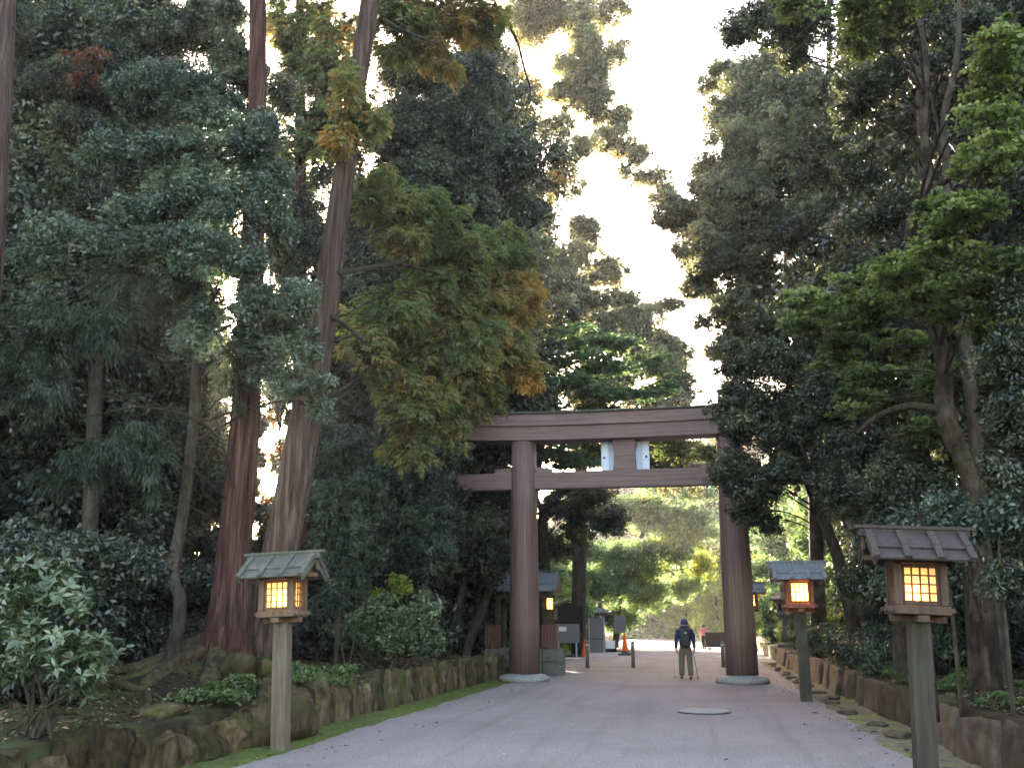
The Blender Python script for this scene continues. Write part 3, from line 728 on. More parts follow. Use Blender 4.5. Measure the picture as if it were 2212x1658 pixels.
# ------------------------------------------------------------------ stone lanterns
def stone_lantern(label, loc, h, lit):
    t = thing('stone_lantern', label, 'stone lantern', loc, 0.2, 'stone lanterns beyond the torii', h / 3.0)
    bm = bmesh.new(); lathe(bm, [(0.55, -0.1), (0.55, 0.12), (0.42, 0.14), (0.42, 0.28), (0.30, 0.36)], sides=6); bobj('base', bm, M['grey_stone'], t, 0.02)
    bm = bmesh.new(); lathe(bm, [(0.20, 0.34), (0.18, 0.8), (0.20, 0.86), (0.17, 0.92), (0.18, 1.40)], 20); bobj('shaft', bm, M['grey_stone'], t, smooth=True)
    bm = bmesh.new(); lathe(bm, [(0.20, 1.39), (0.44, 1.56), (0.46, 1.68), (0.34, 1.70)], sides=6); bobj('platform', bm, M['grey_stone'], t, 0.015)
    bm = bmesh.new()
    for i in range(6):
        a = math.pi / 3 * i; box(bm, (0.31 * math.cos(a), 0.31 * math.sin(a), 1.92), (0.09, 0.09, 0.46), Matrix.Rotation(a, 4, 'Z'))
    lathe(bm, [(0.30, 1.69), (0.30, 1.76)], sides=6); lathe(bm, [(0.30, 2.08), (0.33, 2.16)], sides=6)
    fb = bobj('fire_box', bm, M['grey_stone'], t, 0.01)
    bm = bmesh.new(); lathe(bm, [(0.24, 1.75), (0.24, 2.09)], sides=6); bobj('pane', bm, M['white'] if lit else M['dark_iron'], fb)
    bm = bmesh.new(); lathe(bm, [(0.30, 2.15), (0.66, 2.20), (0.68, 2.27), (0.42, 2.42), (0.20, 2.58)], sides=6); bobj('cap', bm, M['grey_stone'], t, 0.02)
    bm = bmesh.new(); lathe(bm, [(0.10, 2.56), (0.17, 2.64), (0.13, 2.70), (0.18, 2.80), (0.14, 2.92), (0.02, 3.0)], 16); bobj('finial', bm, M['grey_stone'], t, smooth=True)
    return t
stone_lantern('dark stone lantern standing on the end of the right wall behind the red brown lamp', (3.55, 43.5, 0.5), 2.85, False)
stone_lantern('stone lantern with white panes behind the grey folding board left of the path', (-6.45, 64.0, 0), 3.1, True)

# ------------------------------------------------------------------ roofed shrine box behind the left pillar
pv = P(1133, 1452, 32.4)
pav = thing('roofed_well', 'small roofed wooden structure on a stone plinth half hidden by the left torii pillar', 'small pavilion', (pv[0] - 0.05, 32.6, 0))
bm = bmesh.new()
for ix in range(5):
    for iz in range(2): box(bm, (-0.98 + 0.49 * ix + (0.0 if iz else 0.0), 0, 0.20 + 0.41 * iz), (0.475, 1.5 - 0.04 * iz, 0.40))
bobj('plinth', bm, M['grey_stone'], pav, 0.03)
bxo('corner_stone', (1.33, -0.62, 0.40), (0.26, 0.3, 0.86), M['grey_stone'], pav, 0.02)
for sx in (-1, 1):
    for sy in (-1, 1):
        bxo('post', (sx * 0.80, sy * 0.50, 1.68), (0.15, 0.15, 1.72), M['dark_post_wood'], pav, 0.008)
for sx in (-1, 1):
    bm = bmesh.new()
    for i in range(5): box(bm, (sx * 0.95 - 0.22 + 0.11 * i, -0.62, 1.22), (0.085, 0.03, 0.74))
    for z in (0.92, 1.22, 1.53): box(bm, (sx * 0.95, -0.598, z), (0.56, 0.012, 0.06))
    bobj('lattice_panel', bm, M['red_lattice'], pav, 0.004)
bm = bmesh.new(); box(bm, (0, -0.5, 2.50), (2.0, 0.12, 0.14)); box(bm, (0, 0.5, 2.50), (2.0, 0.12, 0.14)); box(bm, (-0.8, 0, 2.62), (0.12, 1.3, 0.10)); box(bm, (0.8, 0, 2.62), (0.12, 1.3, 0.10))
bobj('beam', bm, M['dark_post_wood'], pav, 0.008)
bm = bmesh.new(); bats = []
s_ = math.atan2(0.62, 0.85); ln = math.hypot(0.62, 0.85)
for s in (-1, 1):
    rot = Matrix.Rotation(-s * s_, 4, 'X')
    q = lambda d, n: (s * (math.cos(s_) * d + math.sin(s_) * n), 3.28 - math.sin(s_) * d + math.cos(s_) * n)
    a, b = q(ln * 0.33, 0.03); box(bm, (0, a, b), (2.42, ln * 0.62, 0.03), rot)
    a, b = q(ln * 0.80, 0.004); box(bm, (0, a, b), (2.42, ln * 0.40, 0.03), rot)
    for i in range(5):
        x = -1.16 + i * 0.58
        bat = bmesh.new(); bats.append(bat); a, b = q(ln * 0.5, 0.06); box(bat, (x, a, b), (0.09, ln * 0.98, 0.05), rot)
prf = bobj('roof', bm, M['roof_blue'], pav, 0.005); [bobj('roof_batten', b_, M['roof_blue'], prf, 0.005) for b_ in bats]
bm = bmesh.new(); box(bm, (0, 0, 3.35), (2.85, 0.16, 0.06)); bobj('ridge_beam', bm, M['roof_wood'], pav, 0.006)
bxo('notice', (1.18, -0.60, 1.92), (0.10, 0.04, 0.36), M['post_wood'], pav, 0.004)
hl = thing('hanging_lantern', 'small lit yellow lantern hanging under the roof of the pavilion', 'lantern', (pv[0] + 0.96, 31.95, 2.06))
bm = bmesh.new(); lattice(bm, (0, -0.12, 0.2), 0.22, 0.38, 2, 3, 'y'); lattice(bm, (0.12, 0, 0.2), 0.22, 0.38, 2, 3, 'x'); lattice(bm, (-0.12, 0, 0.2), 0.22, 0.38, 2, 3, 'x'); box(bm, (0, 0, 0.41), (0.32, 0.32, 0.03)); box(bm, (0, 0, -0.01), (0.30, 0.30, 0.03)); box(bm, (0, 0, 0.50), (0.02, 0.02, 0.16))
bobj('frame', bm, M['dark_post_wood'], hl, 0.003)
bm = bmesh.new(); box(bm, (0, -0.105, 0.2), (0.22, 0.004, 0.38)); box(bm, (0.105, 0, 0.2), (0.004, 0.22, 0.38)); box(bm, (-0.105, 0, 0.2), (0.004, 0.22, 0.38)); bobj('pane', bm, M['paper'], hl)
li = bpy.data.lights.new('lamp_glow', 'POINT'); li.energy = 1.2; li.color = (1.0, 0.52, 0.16); li.shadow_soft_size = 0.03
lo = bpy.data.objects.new('lamp_glow', li); COL.objects.link(lo); lo.parent = hl; lo.location = (0, 0, 0.2)

# ------------------------------------------------------------------ boards, cones and posts beyond the gate
c = G(1222, 1424); t = thing('sign_board', 'grey easel board with a white paper standing by the pavilion', 'sign board', (c[0], 46.0, 0), 0.12)
for s in (-1, 1): bxo('leg', (s * 0.42, 0.06, 0.75), (0.07, 0.05, 1.5), M['metal'], t, 0.004, Matrix.Rotation(0.05, 4, 'X'))
bxo('panel', (0, 0, 1.18), (1.15, 0.04, 0.86), M['board_grey'], t, 0.006); bxo('paper', (-0.22, -0.023, 1.38), (0.36, 0.004, 0.20), M['white'], t, 0)
bxo('foot', (0, 0.05, 0.03), (1.3, 0.5, 0.05), M['metal'], t, 0.01)
x = P(1227, 1335, 50)[0]
t = thing('notice_board', 'black house shaped notice board on a post beyond the pavilion', 'notice board', (x, 50.0, 0), 0.1)
bm = bmesh.new(); prism(bm, [(-0.78, 1.25), (0.78, 1.25), (0.78, 2.45), (0, 2.72), (-0.78, 2.45)], 'y', -0.05, 0.05); bobj('panel', bm, M['board_dark'], t, 0.01)
for s in (-1, 1): bxo('roof_board', (s * 0.44, 0, 2.63), (0.98, 0.34, 0.045), M['board_dark'], t, 0.004, Matrix.Rotation(s * 0.33, 4, 'Y'))
for s in (-1, 1): bxo('post', (s * 0.55, 0, 0.62), (0.11, 0.11, 1.3), M['board_dark'], t, 0.008)
bxo('foot', (0, 0, 0.05), (1.5, 0.6, 0.1), M['rubber'], t, 0.02)
x = P(1290, 1380, 58)[0]
t = thing('folding_board', 'tall grey folding notice board in front of the distant stone lantern', 'folding board', (x, 58.0, 0), -0.1)
bxo('front_panel', (0, -0.12, 0.98), (0.86, 0.05, 1.9), M['board_grey'], t, 0.008, Matrix.Rotation(-0.08, 4, 'X'))
bxo('back_panel', (0, 0.22, 0.98), (0.86, 0.05, 1.9), M['board_grey'], t, 0.008, Matrix.Rotation(0.12, 4, 'X'))
bxo('crossbar', (0, -0.155, 0.75), (0.86, 0.02, 0.06), M['dark_iron'], t, 0.003)
for s in (-1, 1): bxo('frame', (s * 0.44, -0.14, 1.0), (0.05, 0.06, 2.0), M['metal'], t, 0.004, Matrix.Rotation(-0.08, 4, 'X'))
x = P(1339, 1360, 60)[0]
t = thing('standing_sign', 'plain grey standing sign behind the orange cone with a black base', 'sign', (x, 60.0, 0), 0.2)
bxo('panel', (0, 0, 1.62), (0.72, 0.04, 0.95), M['board_grey'], t, 0.006); bxo('pole', (0, 0.04, 0.6), (0.06, 0.05, 1.2), M['metal'], t, 0.004); bxo('foot', (0, 0, 0.03), (0.6, 0.45, 0.06), M['rubber'], t, 0.01)
x = P(1314, 1390, 59)[0]
t = thing('low_sign', 'low black box sign with a white face at the foot of the stone lantern', 'low sign', (x, 59.0, 0))
bxo('body', (0, 0, 0.28), (0.95, 0.4, 0.56), M['board_dark'], t, 0.02); bxo('face', (0.02, -0.21, 0.42), (0.8, 0.03, 0.46), M['white'], t, 0.006, Matrix.Rotation(-0.2, 4, 'X'))
def cone(label, loc, h, base):
    t = thing('traffic_cone', label, 'traffic cone', loc, 0, 'orange cones beyond the torii')
    z0 = 0.0
    if base:
        bm = bmesh.new(); lathe(bm, [(0.42, 0), (0.40, 0.07), (0.22, 0.16), (0.16, 0.30)], 20); bobj('weight', bm, M['rubber'], t, smooth=False); z0 = 0.2
    bm = bmesh.new(); box(bm, (0, 0, z0 + 0.025), (0.40, 0.40, 0.045)); lathe(bm, [(0.185, z0 + 0.046), (0.17, z0 + 0.10), (0.035, z0 + h - 0.02), (0.02, z0 + h)], 20); bobj('body', bm, M['cone'], t, 0.008)
x = P(1263, 1390, 50)[0]; cone('orange traffic cone standing beside the wooden bollard near the easel board', (x, 50.0, 0), 0.85, False)
x = P(1350, 1390, 53)[0]; cone('orange traffic cone on a black weight in front of the grey standing sign', (x, 53.0, 0), 0.95, True)
def bollard(label, loc):
    t = thing('bollard', label, 'bollard', loc, 0.3, 'wooden bollards across the path')
    bm = bmesh.new(); lathe(bm, [(0.075, -0.1), (0.07, 0.9), (0.055, 0.97)], 14); bobj('post', bm, M['bollard'], t, smooth=True)
    bm = bmesh.new(); lathe(bm, [(0.078, 0.80), (0.08, 0.81), (0.08, 0.86), (0.078, 0.87)], 14); bobj('collar', bm, M['metal'], t, smooth=True)
for (u, v), lab in (((1269, 1441), 'thin wooden bollard in front of the orange cone nearest the pavilion'), ((1368, 1441), 'thin wooden bollard standing alone in the middle of the path mouth'), ((1563, 1440), 'thin pale bollard touching the edge of the right torii pillar')):
    c = G(u, v); bollard(lab, (c[0], c[1], 0))
x = P(1546, 1380, 66)[0]
t = thing('barrier', 'low black barrier board with white feet far down the sunlit path', 'barrier', (x, 66.0, 0))
bxo('panel', (0, 0, 0.62), (1.35, 0.06, 0.95), M['board_dark'], t, 0.01)
for s in (-1, 1): bxo('foot', (s * 0.45, 0, 0.07), (0.3, 0.45, 0.13), M['white'], t, 0.02)
# cover in the path
c = G(1521, 1537)
t = thing('manhole_cover', 'pale oval cover lying in the gravel in front of the right pillar', 'manhole cover', (c[0], c[1], 0), 0)
bm = bmesh.new(); lathe(bm, [(0.47, -0.01), (0.47, 0.035), (0.44, 0.045), (0.0001, 0.047)], 36); bobj('lid', bm, M['pale_stone'], t)
bm = bmesh.new(); lathe(bm, [(0.50, -0.01), (0.50, 0.02), (0.475, 0.022)], 36); bobj('rim', bm, M['dark_iron'], t)
# dark fallen leaves on the gravel by the right verge
for k, (u, v) in enumerate([(1700, 1467), (1752, 1488), (1787, 1513), (1800, 1524), (1812, 1530), (1826, 1539), (1893, 1581), (1932, 1608), (1956, 1621), (1768, 1541), (1856, 1578)]):
    c = G(u, v)
    bm = bmesh.new()
    vs = [bm.verts.new(p) for p in ((0, 0, 0.012), (0.05, 0.035, 0.03), (0.13, 0.0, 0.02), (0.05, -0.04, 0.028))]
    bm.faces.new((vs[0], vs[1], vs[2])); bm.faces.new((vs[0], vs[2], vs[3]))
    ge = bmesh.ops.extrude_face_region(bm, geom=bm.faces[:])
    for e in ge['geom']:
        if isinstance(e, bmesh.types.BMVert): e.co.z += 0.006
    o = bobj('fallen_leaf', bm, M['leaf_litter']); o.location = (c[0], c[1], 0); o.rotation_euler = (0, 0, k * 1.7)
    tag(o, 'small dark fallen leaf on the gravel beside the right verge', 'leaf', 'fallen leaves by the right verge')
# ------------------------------------------------------------------ people
def skin_obj(name, verts, edges, mat, parent, levels=1, root=0):
    """verts = [(x, y, z, rx, ry)]; grows one continuous surface along the edges"""
    me = bpy.data.meshes.new(name)
    me.from_pydata([v[:3] for v in verts], edges, [])
    o = link(name, me, mat, parent)
    md = o.modifiers.new('skin', 'SKIN'); md.use_smooth_shade = True
    if not me.skin_vertices: me.skin_vertices.new()
    for i, v in enumerate(verts):
        sv = me.skin_vertices[0].data[i]; sv.radius = (v[3], v[4] if len(v) > 4 else v[3]); sv.use_root = (i == root)
    sb = o.modifiers.new('smooth', 'SUBSURF'); sb.levels = levels; sb.render_levels = levels
    return o
def person(label, loc, rz, top_m, leg_m, h=1.72, cap=True, poles=True):
    s = h / 1.72
    t = thing('person', label, 'person', loc, rz, None, s)
    # facing +Y (away), left foot a little ahead
    sh, hip = 1.42, 0.94
    body = [(0, 0, hip, .15, .11), (0, .0, 1.12, .14, .10), (0, .0, 1.30, .17, .11), (0, .0, sh, .13, .09), (0, .015, 1.50, .058, .058), (0, .03, 1.58, .075, .085), (0, .035, 1.67, .07, .085)]
    ed = [(i, i + 1) for i in range(6)]
    def add(pts, frm):
        p = frm
        for q in pts:
            body.append(q); ed.append((p, len(body) - 1)); p = len(body) - 1
        return p
    hands = {}
    for sx, hy in ((-1, 0.12), (1, 0.03)):
        i = add([(sx * .19, .0, sh - .03, .06, .06), (sx * .245, -.03, 1.15, .046, .046), (sx * .27, hy - .02, .93, .033, .033), (sx * .272, hy, .86, .030, .042), (sx * .27, hy + .01, .81, .026, .040)], 3)
        hands[sx] = i
        for k in range(4):                               # fingers curled round the pole grip
            b = body[i]; yy = b[1] - .03 + .02 * k
            add([(b[0] - sx * .004, yy, b[2] - .03, .009, .009), (b[0] - sx * .022, yy + .003, b[2] - .052 + .004 * abs(k - 1), .008, .008), (b[0] - sx * .040, yy + .004, b[2] - .042, .007, .007)], i)
        b = body[i]
        add([(b[0] - sx * .02, b[1] + .045, b[2] + .03, .010, .010), (b[0] - sx * .042, b[1] + .05, b[2] + .005, .009, .009)], i - 1)
    feet = []
    for sx, ky, fy in ((-1, .05, .09), (1, .02, -.05)):
        i = add([(sx * .10, 0, .86, .095, .10), (sx * .115, ky, .50, .066, .066), (sx * .125, fy - .03, .10, .042, .045), (sx * .13, fy + .02, .05, .042, .04), (sx * .135, fy + .13, .035, .040, .030)], 0)
        feet.append((sx * .13, fy))
    skin_obj('body', body, ed, M['skin'], t)
    # jacket: torso and sleeves over the body
    jk = [(0, 0, .98, .195, .145), (0, 0, 1.14, .185, .14), (0, 0, 1.32, .20, .145), (0, 0, 1.43, .15, .115), (0, .01, 1.50, .085, .085)]
    je = [(0, 1), (1, 2), (2, 3), (3, 4)]
    for sx, hy in ((-1, .12), (1, .03)):
        n = len(jk)
        jk += [(sx * .20, 0, 1.39, .085, .085), (sx * .25, -.03, 1.15, .068, .068), (sx * .272, hy - .03, .95, .052, .052), (sx * .272, hy - .01, .90, .046, .046)]
        je += [(3, n), (n, n + 1), (n + 1, n + 2), (n + 2, n + 3)]
    skin_obj('jacket', jk, je, top_m, t)
    tr = [(0, 0, 1.0, .165, .13), (0, 0, .90, .165, .13)]
    te = [(0, 1)]
    for sx, ky, fy in ((-1, .05, .09), (1, .02, -.05)):
        n = len(tr)
        tr += [(sx * .105, 0, .80, .110, .115), (sx * .118, ky, .50, .092, .095), (sx * .128, fy - .03, .20, .082, .085), (sx * .13, fy - .025, .08, .078, .085)]
        te += [(1, n), (n, n + 1), (n + 1, n + 2), (n + 2, n + 3)]
    skin_obj('trousers', tr, te, leg_m, t)
    for sx, fy in feet:
        skin_obj('shoe', [(sx, fy - .07, .055, .052, .05), (sx, fy + .03, .055, .054, .05), (sx * 1.04, fy + .15, .045, .05, .036)], [(0, 1), (1, 2)], M['shoe'], t)
    if cap:
        bm = bmesh.new(); lathe(bm, [(.098, 1.585), (.112, 1.63), (.110, 1.68), (.085, 1.735), (.03, 1.76), (.004, 1.762)], 20, c=(0, .03, 0))
        box(bm, (0, .16, 1.64), (.15, .11, .012)); bobj('cap', bm, M['cap'], t, smooth=True)
        bm = bmesh.new(); lathe(bm, [(.10, 1.46), (.115, 1.50), (.105, 1.545), (.07, 1.56)], 20, c=(0, .01, 0)); bobj('collar', bm, top_m, t, smooth=True)
    else:
        bm = bmesh.new(); lathe(bm, [(.06, 1.52), (.10, 1.58), (.108, 1.65), (.085, 1.725), (.02, 1.75)], 20, c=(0, .02, 0)); bobj('hair', bm, M['shoe'], t, smooth=True)
    # face
    bm = bmesh.new(); box(bm, (0, .128, 1.615), (.022, .03, .04)); bobj('nose', bm, M['skin'], t, 0.006)
    bm = bmesh.new()
    for sx in (-1, 1): bmesh.ops.create_uvsphere(bm, u_segments=8, v_segments=6, radius=.011, matrix=Matrix.Translation((sx * .03, .112, 1.64)))
    bobj('eyes', bm, M['dark_iron'], t)
    bxo('mouth', (0, .118, 1.575), (.045, .008, .009), M['red_lattice'], t, 0)
    bm = bmesh.new()
    for sx in (-1, 1): bmesh.ops.create_uvsphere(bm, u_segments=8, v_segments=6, radius=1, matrix=Matrix.Translation((sx * .083, .03, 1.62)) @ Matrix.Diagonal((.012, .022, .034, 1)))
    bobj('ears', bm, M['skin'], t, smooth=True)
    return t, s, hands, body
pp = G(1483, 1466)
PX, PY = float(pp[0]), float(pp[1])
t, s, hands, body = person('person in a navy jacket, olive trousers and blue cap walking away with two poles', (PX, PY, 0), 0.05, M['navy'], M['trousers'])
bp_ = thing('backpack', 'dark backpack with a small pale mark on the back of the walking person', 'backpack', (PX, PY, 0), 0.05)
bm = bmesh.new(); box(bm, (0, -.225, 1.19), (.30, .17, .50)); box(bm, (0, -.20, 1.45), (.24, .13, .08)); bobj('bag', bm, M['pack'], bp_, 0.06, True, 3)
bm = bmesh.new(); box(bm, (0, -.325, 1.10), (.22, .06, .24)); bobj('pocket', bm, M['pack'], bp_, 0.025, True, 3)
for sx in (-1, 1):
    V, Q = tube([(sx * .11, -.15, 1.42), (sx * .12, -.02, 1.53), (sx * .13, .12, 1.44), (sx * .14, .145, 1.22), (sx * .16, -.12, 1.02)], [.022, .022], 16, 6)
    tubes('strap', [(V, Q)], M['pack'], bp_, (0, 0, 0))
bxo('patch', (0.02, -.312, 1.35), (.05, .006, .035), M['metal'], bp_, 0)
for sx, lab in ((-1, 'thin pale trekking pole in the left hand of the walking person'), (1, 'thin dark trekking pole in the right hand of the walking person')):
    b = body[hands[sx]]
    hx, hy, hz = b[0] - sx * .03, b[1] + .01, b[2] - .03
    tp = thing('trekking_pole', lab, 'trekking pole', (PX, PY, 0), 0.05)
    gx, gy = hx + sx * .10, hy + (-.14 if sx > 0 else .02)
    d = (Vector((hx, hy, hz)) - Vector((gx, gy, 0))).normalized()
    top = Vector((hx, hy, hz)) + d * .07
    tubes('shaft', [tube([(gx, gy, 0.0), tuple(top)], [.008, .012], 4, 8)], M['metal'] if sx < 0 else M['dark_iron'], tp, (0, 0, 0))
    tubes('grip', [tube([tuple(Vector((hx, hy, hz)) - d * .05), tuple(top)], [.016, .018], 4, 8)], M['rubber'], tp, (0, 0, 0))
    tubes('basket', [tube([(gx + d.x * .05, gy + d.y * .05, .05), (gx + d.x * .07, gy + d.y * .07, .07)], [.03, .03], 3, 10)], M['rubber'], tp, (0, 0, 0))
x = P(1521, 1380, 67)[0]
person('distant person in a pink top and dark trousers standing by the black barrier', (x, 67.0, 0), 2.6, M['pink'], M['board_dark'], 1.58, cap=False)
# ------------------------------------------------------------------ trees
def pad(u, v, ru, rv, Y, tone=0.5, rd=None):
    c = P(u, v, Y); s = S(u, v, Y)
    return (c, 1.1 * ru / s, (rd if rd else 0.5 * (ru + rv) / s), 1.1 * rv / s, tone)
NT = [0]
def tree(name, label, cat, base, trunk, tw, bark_m, leaf_m, kind, pads, L, W, lai, limbs=(), flute=0.0, group=None, seed=None, auto=True, rsub=None, spread=0.22, more=(), seg=12, nfl=7):
    """trunk = [(u, v, Y)...] or world points; tw = widths in metres; more = further crowns (name, leaf material, kind, pads, L, W, lai)"""
    NT[0] += 1
    if kind == 'broad' and leaf_m is not M['greyoak']: L, W = L * 0.86, W * 0.86
    elif kind == 'broad': L, W = L * 1.15, W * 1.1
    sd_ = seed or NT[0] * 17
    g = np.random.default_rng(sd_)
    T = [P(*p) for p in trunk]
    gx, gy = T[0][0], T[0][1]
    gz = z_left(gx, gy) if gx < WL - .2 else (z_right(gx, gy) if gx > WR + .2 else 0)
    if T[0][2] > gz - .05:                                # let the foot reach into the soil
        T.insert(0, np.array([gx, gy, gz - .3])); tw = [tw[0] * 1.06] + list(tw)
    if base is None: base = T[0]
    base = np.array(base, float)
    o = thing(name, label, cat, tuple(base), 0, group)
    V, Q = tube(T, [x / 2 for x in tw], 12 + 5 * len(T), seg, flute, nfl, 0.055 if bark_m is M['oak_bark'] else 0.03, sd_)
    tubes('trunk', [(V, Q)], bark_m, o, base)
    C = resample(T, 40)
    lst = []
    for pts, w0, w1 in limbs:
        tubes('limb', [tube([P(*p) for p in pts], [w0 / 2, w1 / 2], 6 + 4 * len(pts), 7, wob=0.05, seed=sd_)], M['limb_bark'], o, base)
    if auto:
        allp = list(pads)
        for m_ in more: allp += m_[3]
        for c, rx, ry, rz, tn in allp:
            c = np.array(c)
            dz = C[:, 2] - (c[2] - 0.35 * np.linalg.norm(C[:, :2] - c[:2], axis=1))
            i = int(np.argmin(np.abs(dz) + 0.25 * np.linalg.norm(C - c, axis=1)))
            a = C[i]; dist = np.linalg.norm(c - a)
            if dist > 24: continue
            r0 = min(0.010 + 0.006 * dist, 0.045) * (.45 if kind in ('spray', 'needle') else 1)
            mid = (a + c) / 2 + np.array([0, 0, 0.10 * dist]) + g.normal(0, 0.05 * dist, 3)
            lst.append(tube([a, mid, c], [r0, r0 * 0.4], 9, 6, wob=0.05, seed=sd_))
            for k in range(9):                          # twigs through the pad
                e = c + ball(1, g, 0.3)[0] * np.array([rx, ry, rz])
                st = mid + (c - mid) * g.uniform(0.2, 1)
                lst.append(tube([st, (st + e) / 2 + g.normal(0, 0.08 * rx, 3), e], [r0 * 0.38, 0.006], 7, 5, seed=sd_))
    if lst: tubes('branches', lst, M['limb_bark'], o, base)
    for nm, lm, kd, pd, l_, w_, la in [('crown', leaf_m, kind, pads, L, W, lai)] + list(more):
        if not pd: continue
        cl_ = leaf_cloud(pd, kd, l_, w_, la, sd_ + 3, spread, rsub)
        me = leaf_mesh(nm, (cl_[0] - base, *cl_[1:]), l_, w_)
        link(nm, me, lm, o)
    return o
def wpx(u, v, Y, px): return px / S(u, v, Y)

# -- the twin cedars on the root mound, left
YA, YB = 14.4, 15.4
A = [(474, 1448), (488, 1390), (496, 1330), (504, 1200), (520, 1050), (531, 900), (541, 700), (549, 450), (555, 250), (556, 80), (556, -150), (556, -500)]
sA = S(500, 1200, YA)
tree('cedar_tree', 'straight red brown cedar trunk with flared foot, nearer of the twin cedars behind the lamp', 'tree', None, [(u, v, YA) for u, v in A],
     [x / sA for x in (150, 108, 92, 72, 66, 62, 56, 46, 42, 40, 38, 32)], M['cedar_bark'], M['cedar'], 'needle',
     [pad(300, 620, 100, 70, 13.2, .55), (pad(400, 640, 70, 60, 13.4, .5)), pad(120, 720, 110, 70, 12.6, .35), pad(230, 700, 80, 60, 12.8, .6), pad(500, 820, 45, 60, 13.6, .5),
      pad(80, 830, 90, 60, 12.4, .4), pad(250, 960, 90, 50, 12.8, .55), pad(330, 1000, 40, 90, 13, .5), pad(160, 1010, 80, 50, 12.5, .3)],
     0.11, 0.011, 2.2, flute=0.05, seg=90, nfl=19, limbs=[([(512, 1120, YA), (470, 940, YA - .6), (330, 880, YA - 1), (180, 900, YA - 1.4)], .06, .02), ([(535, 800, YA), (420, 700, YA - .6), (250, 640, YA - 1.2)], .07, .02)])
B = [(556, 1440), (572, 1370), (592, 1270), (612, 1160), (636, 1040), (655, 930), (678, 800), (703, 650), (727, 480), (750, 330), (772, 180), (800, 0), (828, -180), (860, -420)]
sB = S(620, 1150, YB)
HINOKI = [  # u, v, ru, rv, Y, tone
 (960, 25, 150, 55, 18, .62), (890, 75, 70, 50, 17.5, .55), (935, 115, 42, 45, 18, .7), (1040, 60, 60, 45, 19, .45), (850, 20, 60, 40, 17, .5),
 (757, 215, 42, 75, 15.0, .62), (735, 290, 36, 46, 14.9, .72), (790, 270, 40, 40, 15.2, .35),
 (830, 420, 85, 50, 16.5, .45), (900, 470, 80, 55, 17.5, .35), (960, 520, 90, 60, 18.5, .30), (1050, 545, 85, 55, 20, .28), (860, 520, 50, 35, 17, .55),
 (1000, 610, 110, 60, 19.5, .42), (1095, 640, 55, 60, 20.5, .72), (1110, 570, 45, 50, 21, .35), (940, 640, 70, 50, 18.5, .38),
 (850, 690, 100, 55, 17.5, .38), (960, 720, 120, 65, 19, .48), (1060, 735, 90, 60, 20, .62), (1120, 790, 50, 50, 20.5, .78),
 (790, 760, 60, 50, 17, .42), (870, 800, 95, 60, 18, .5), (980, 815, 90, 55, 19, .5), (880, 880, 85, 55, 18.3, .55), (960, 895, 60, 45, 19, .5), (890, 960, 60, 45, 18.4, .5), (1010, 890, 45, 30, 20, .55), (1050, 850, 50, 35, 20.3, .45)]
tree('cypress_tree', 'leaning grey brown cypress trunk with green and orange hanging sprays, second of the twins', 'tree', None, [(u, v, YB) for u, v in B],
     [x / sB for x in (130, 92, 82, 76, 74, 72, 68, 60, 50, 45, 43, 43, 40, 34)], M['pale_bark'], M['hinoki'], 'spray', [pad(u, v, a * 1.12, b * 1.2, Y, max(t * .86 - .03, .1) if t < .7 else t) for u, v, a, b, Y, t in HINOKI],
     0.085, 0.026, 4.2, flute=0.04, seg=80, nfl=17, spread=0.15,
     limbs=[([(672, 594, YB), (740, 588, YB), (810, 576, 16.2), (862, 568, 16.8), (912, 540, 17.5)], .15, .05), ([(858, 569, 16.8), (930, 585, 17.5), (990, 612, 18.5)], .06, .03), ([(690, 668, YB), (740, 698, YB - .2), (790, 738, YB - .4)], .10, .05),
            ([(822, 42, YB), (880, 70, 16), (960, 100, 17)], .10, .04), ([(985, 45, 18), (1070, 30, 19), (1112, 78, 19.3), (1133, 150, 19.4), (1145, 205, 19.4), (1112, 255, 19.4)], .09, .025), ([(672, 440, 15), (650, 400, 14.6), (612, 360, 14.4)], .03, .012)])
tree('cedar_tree', 'bare cedar trunk cut off by the left edge of the picture', 'tree', None, [(-150, 1420, 11.5), (-90, 1000, 11.5), (-48, 650, 11.5), (-22, 350, 11.5), (-6, 120, 11.5), (4, -150, 11.5), (8, -420, 11.5)],
     [.85, .62, .56, .50, .46, .42, .36], M['pale_bark'], M['cedar'], 'needle', [pad(40, 30, 60, 40, 12, .5)], 0.10, 0.018, 1.6, flute=0.06, seg=28, auto=False,
     limbs=[([(20, 55, 11.5), (60, 80, 11.6), (95, 78, 11.8)], .05, .02)])

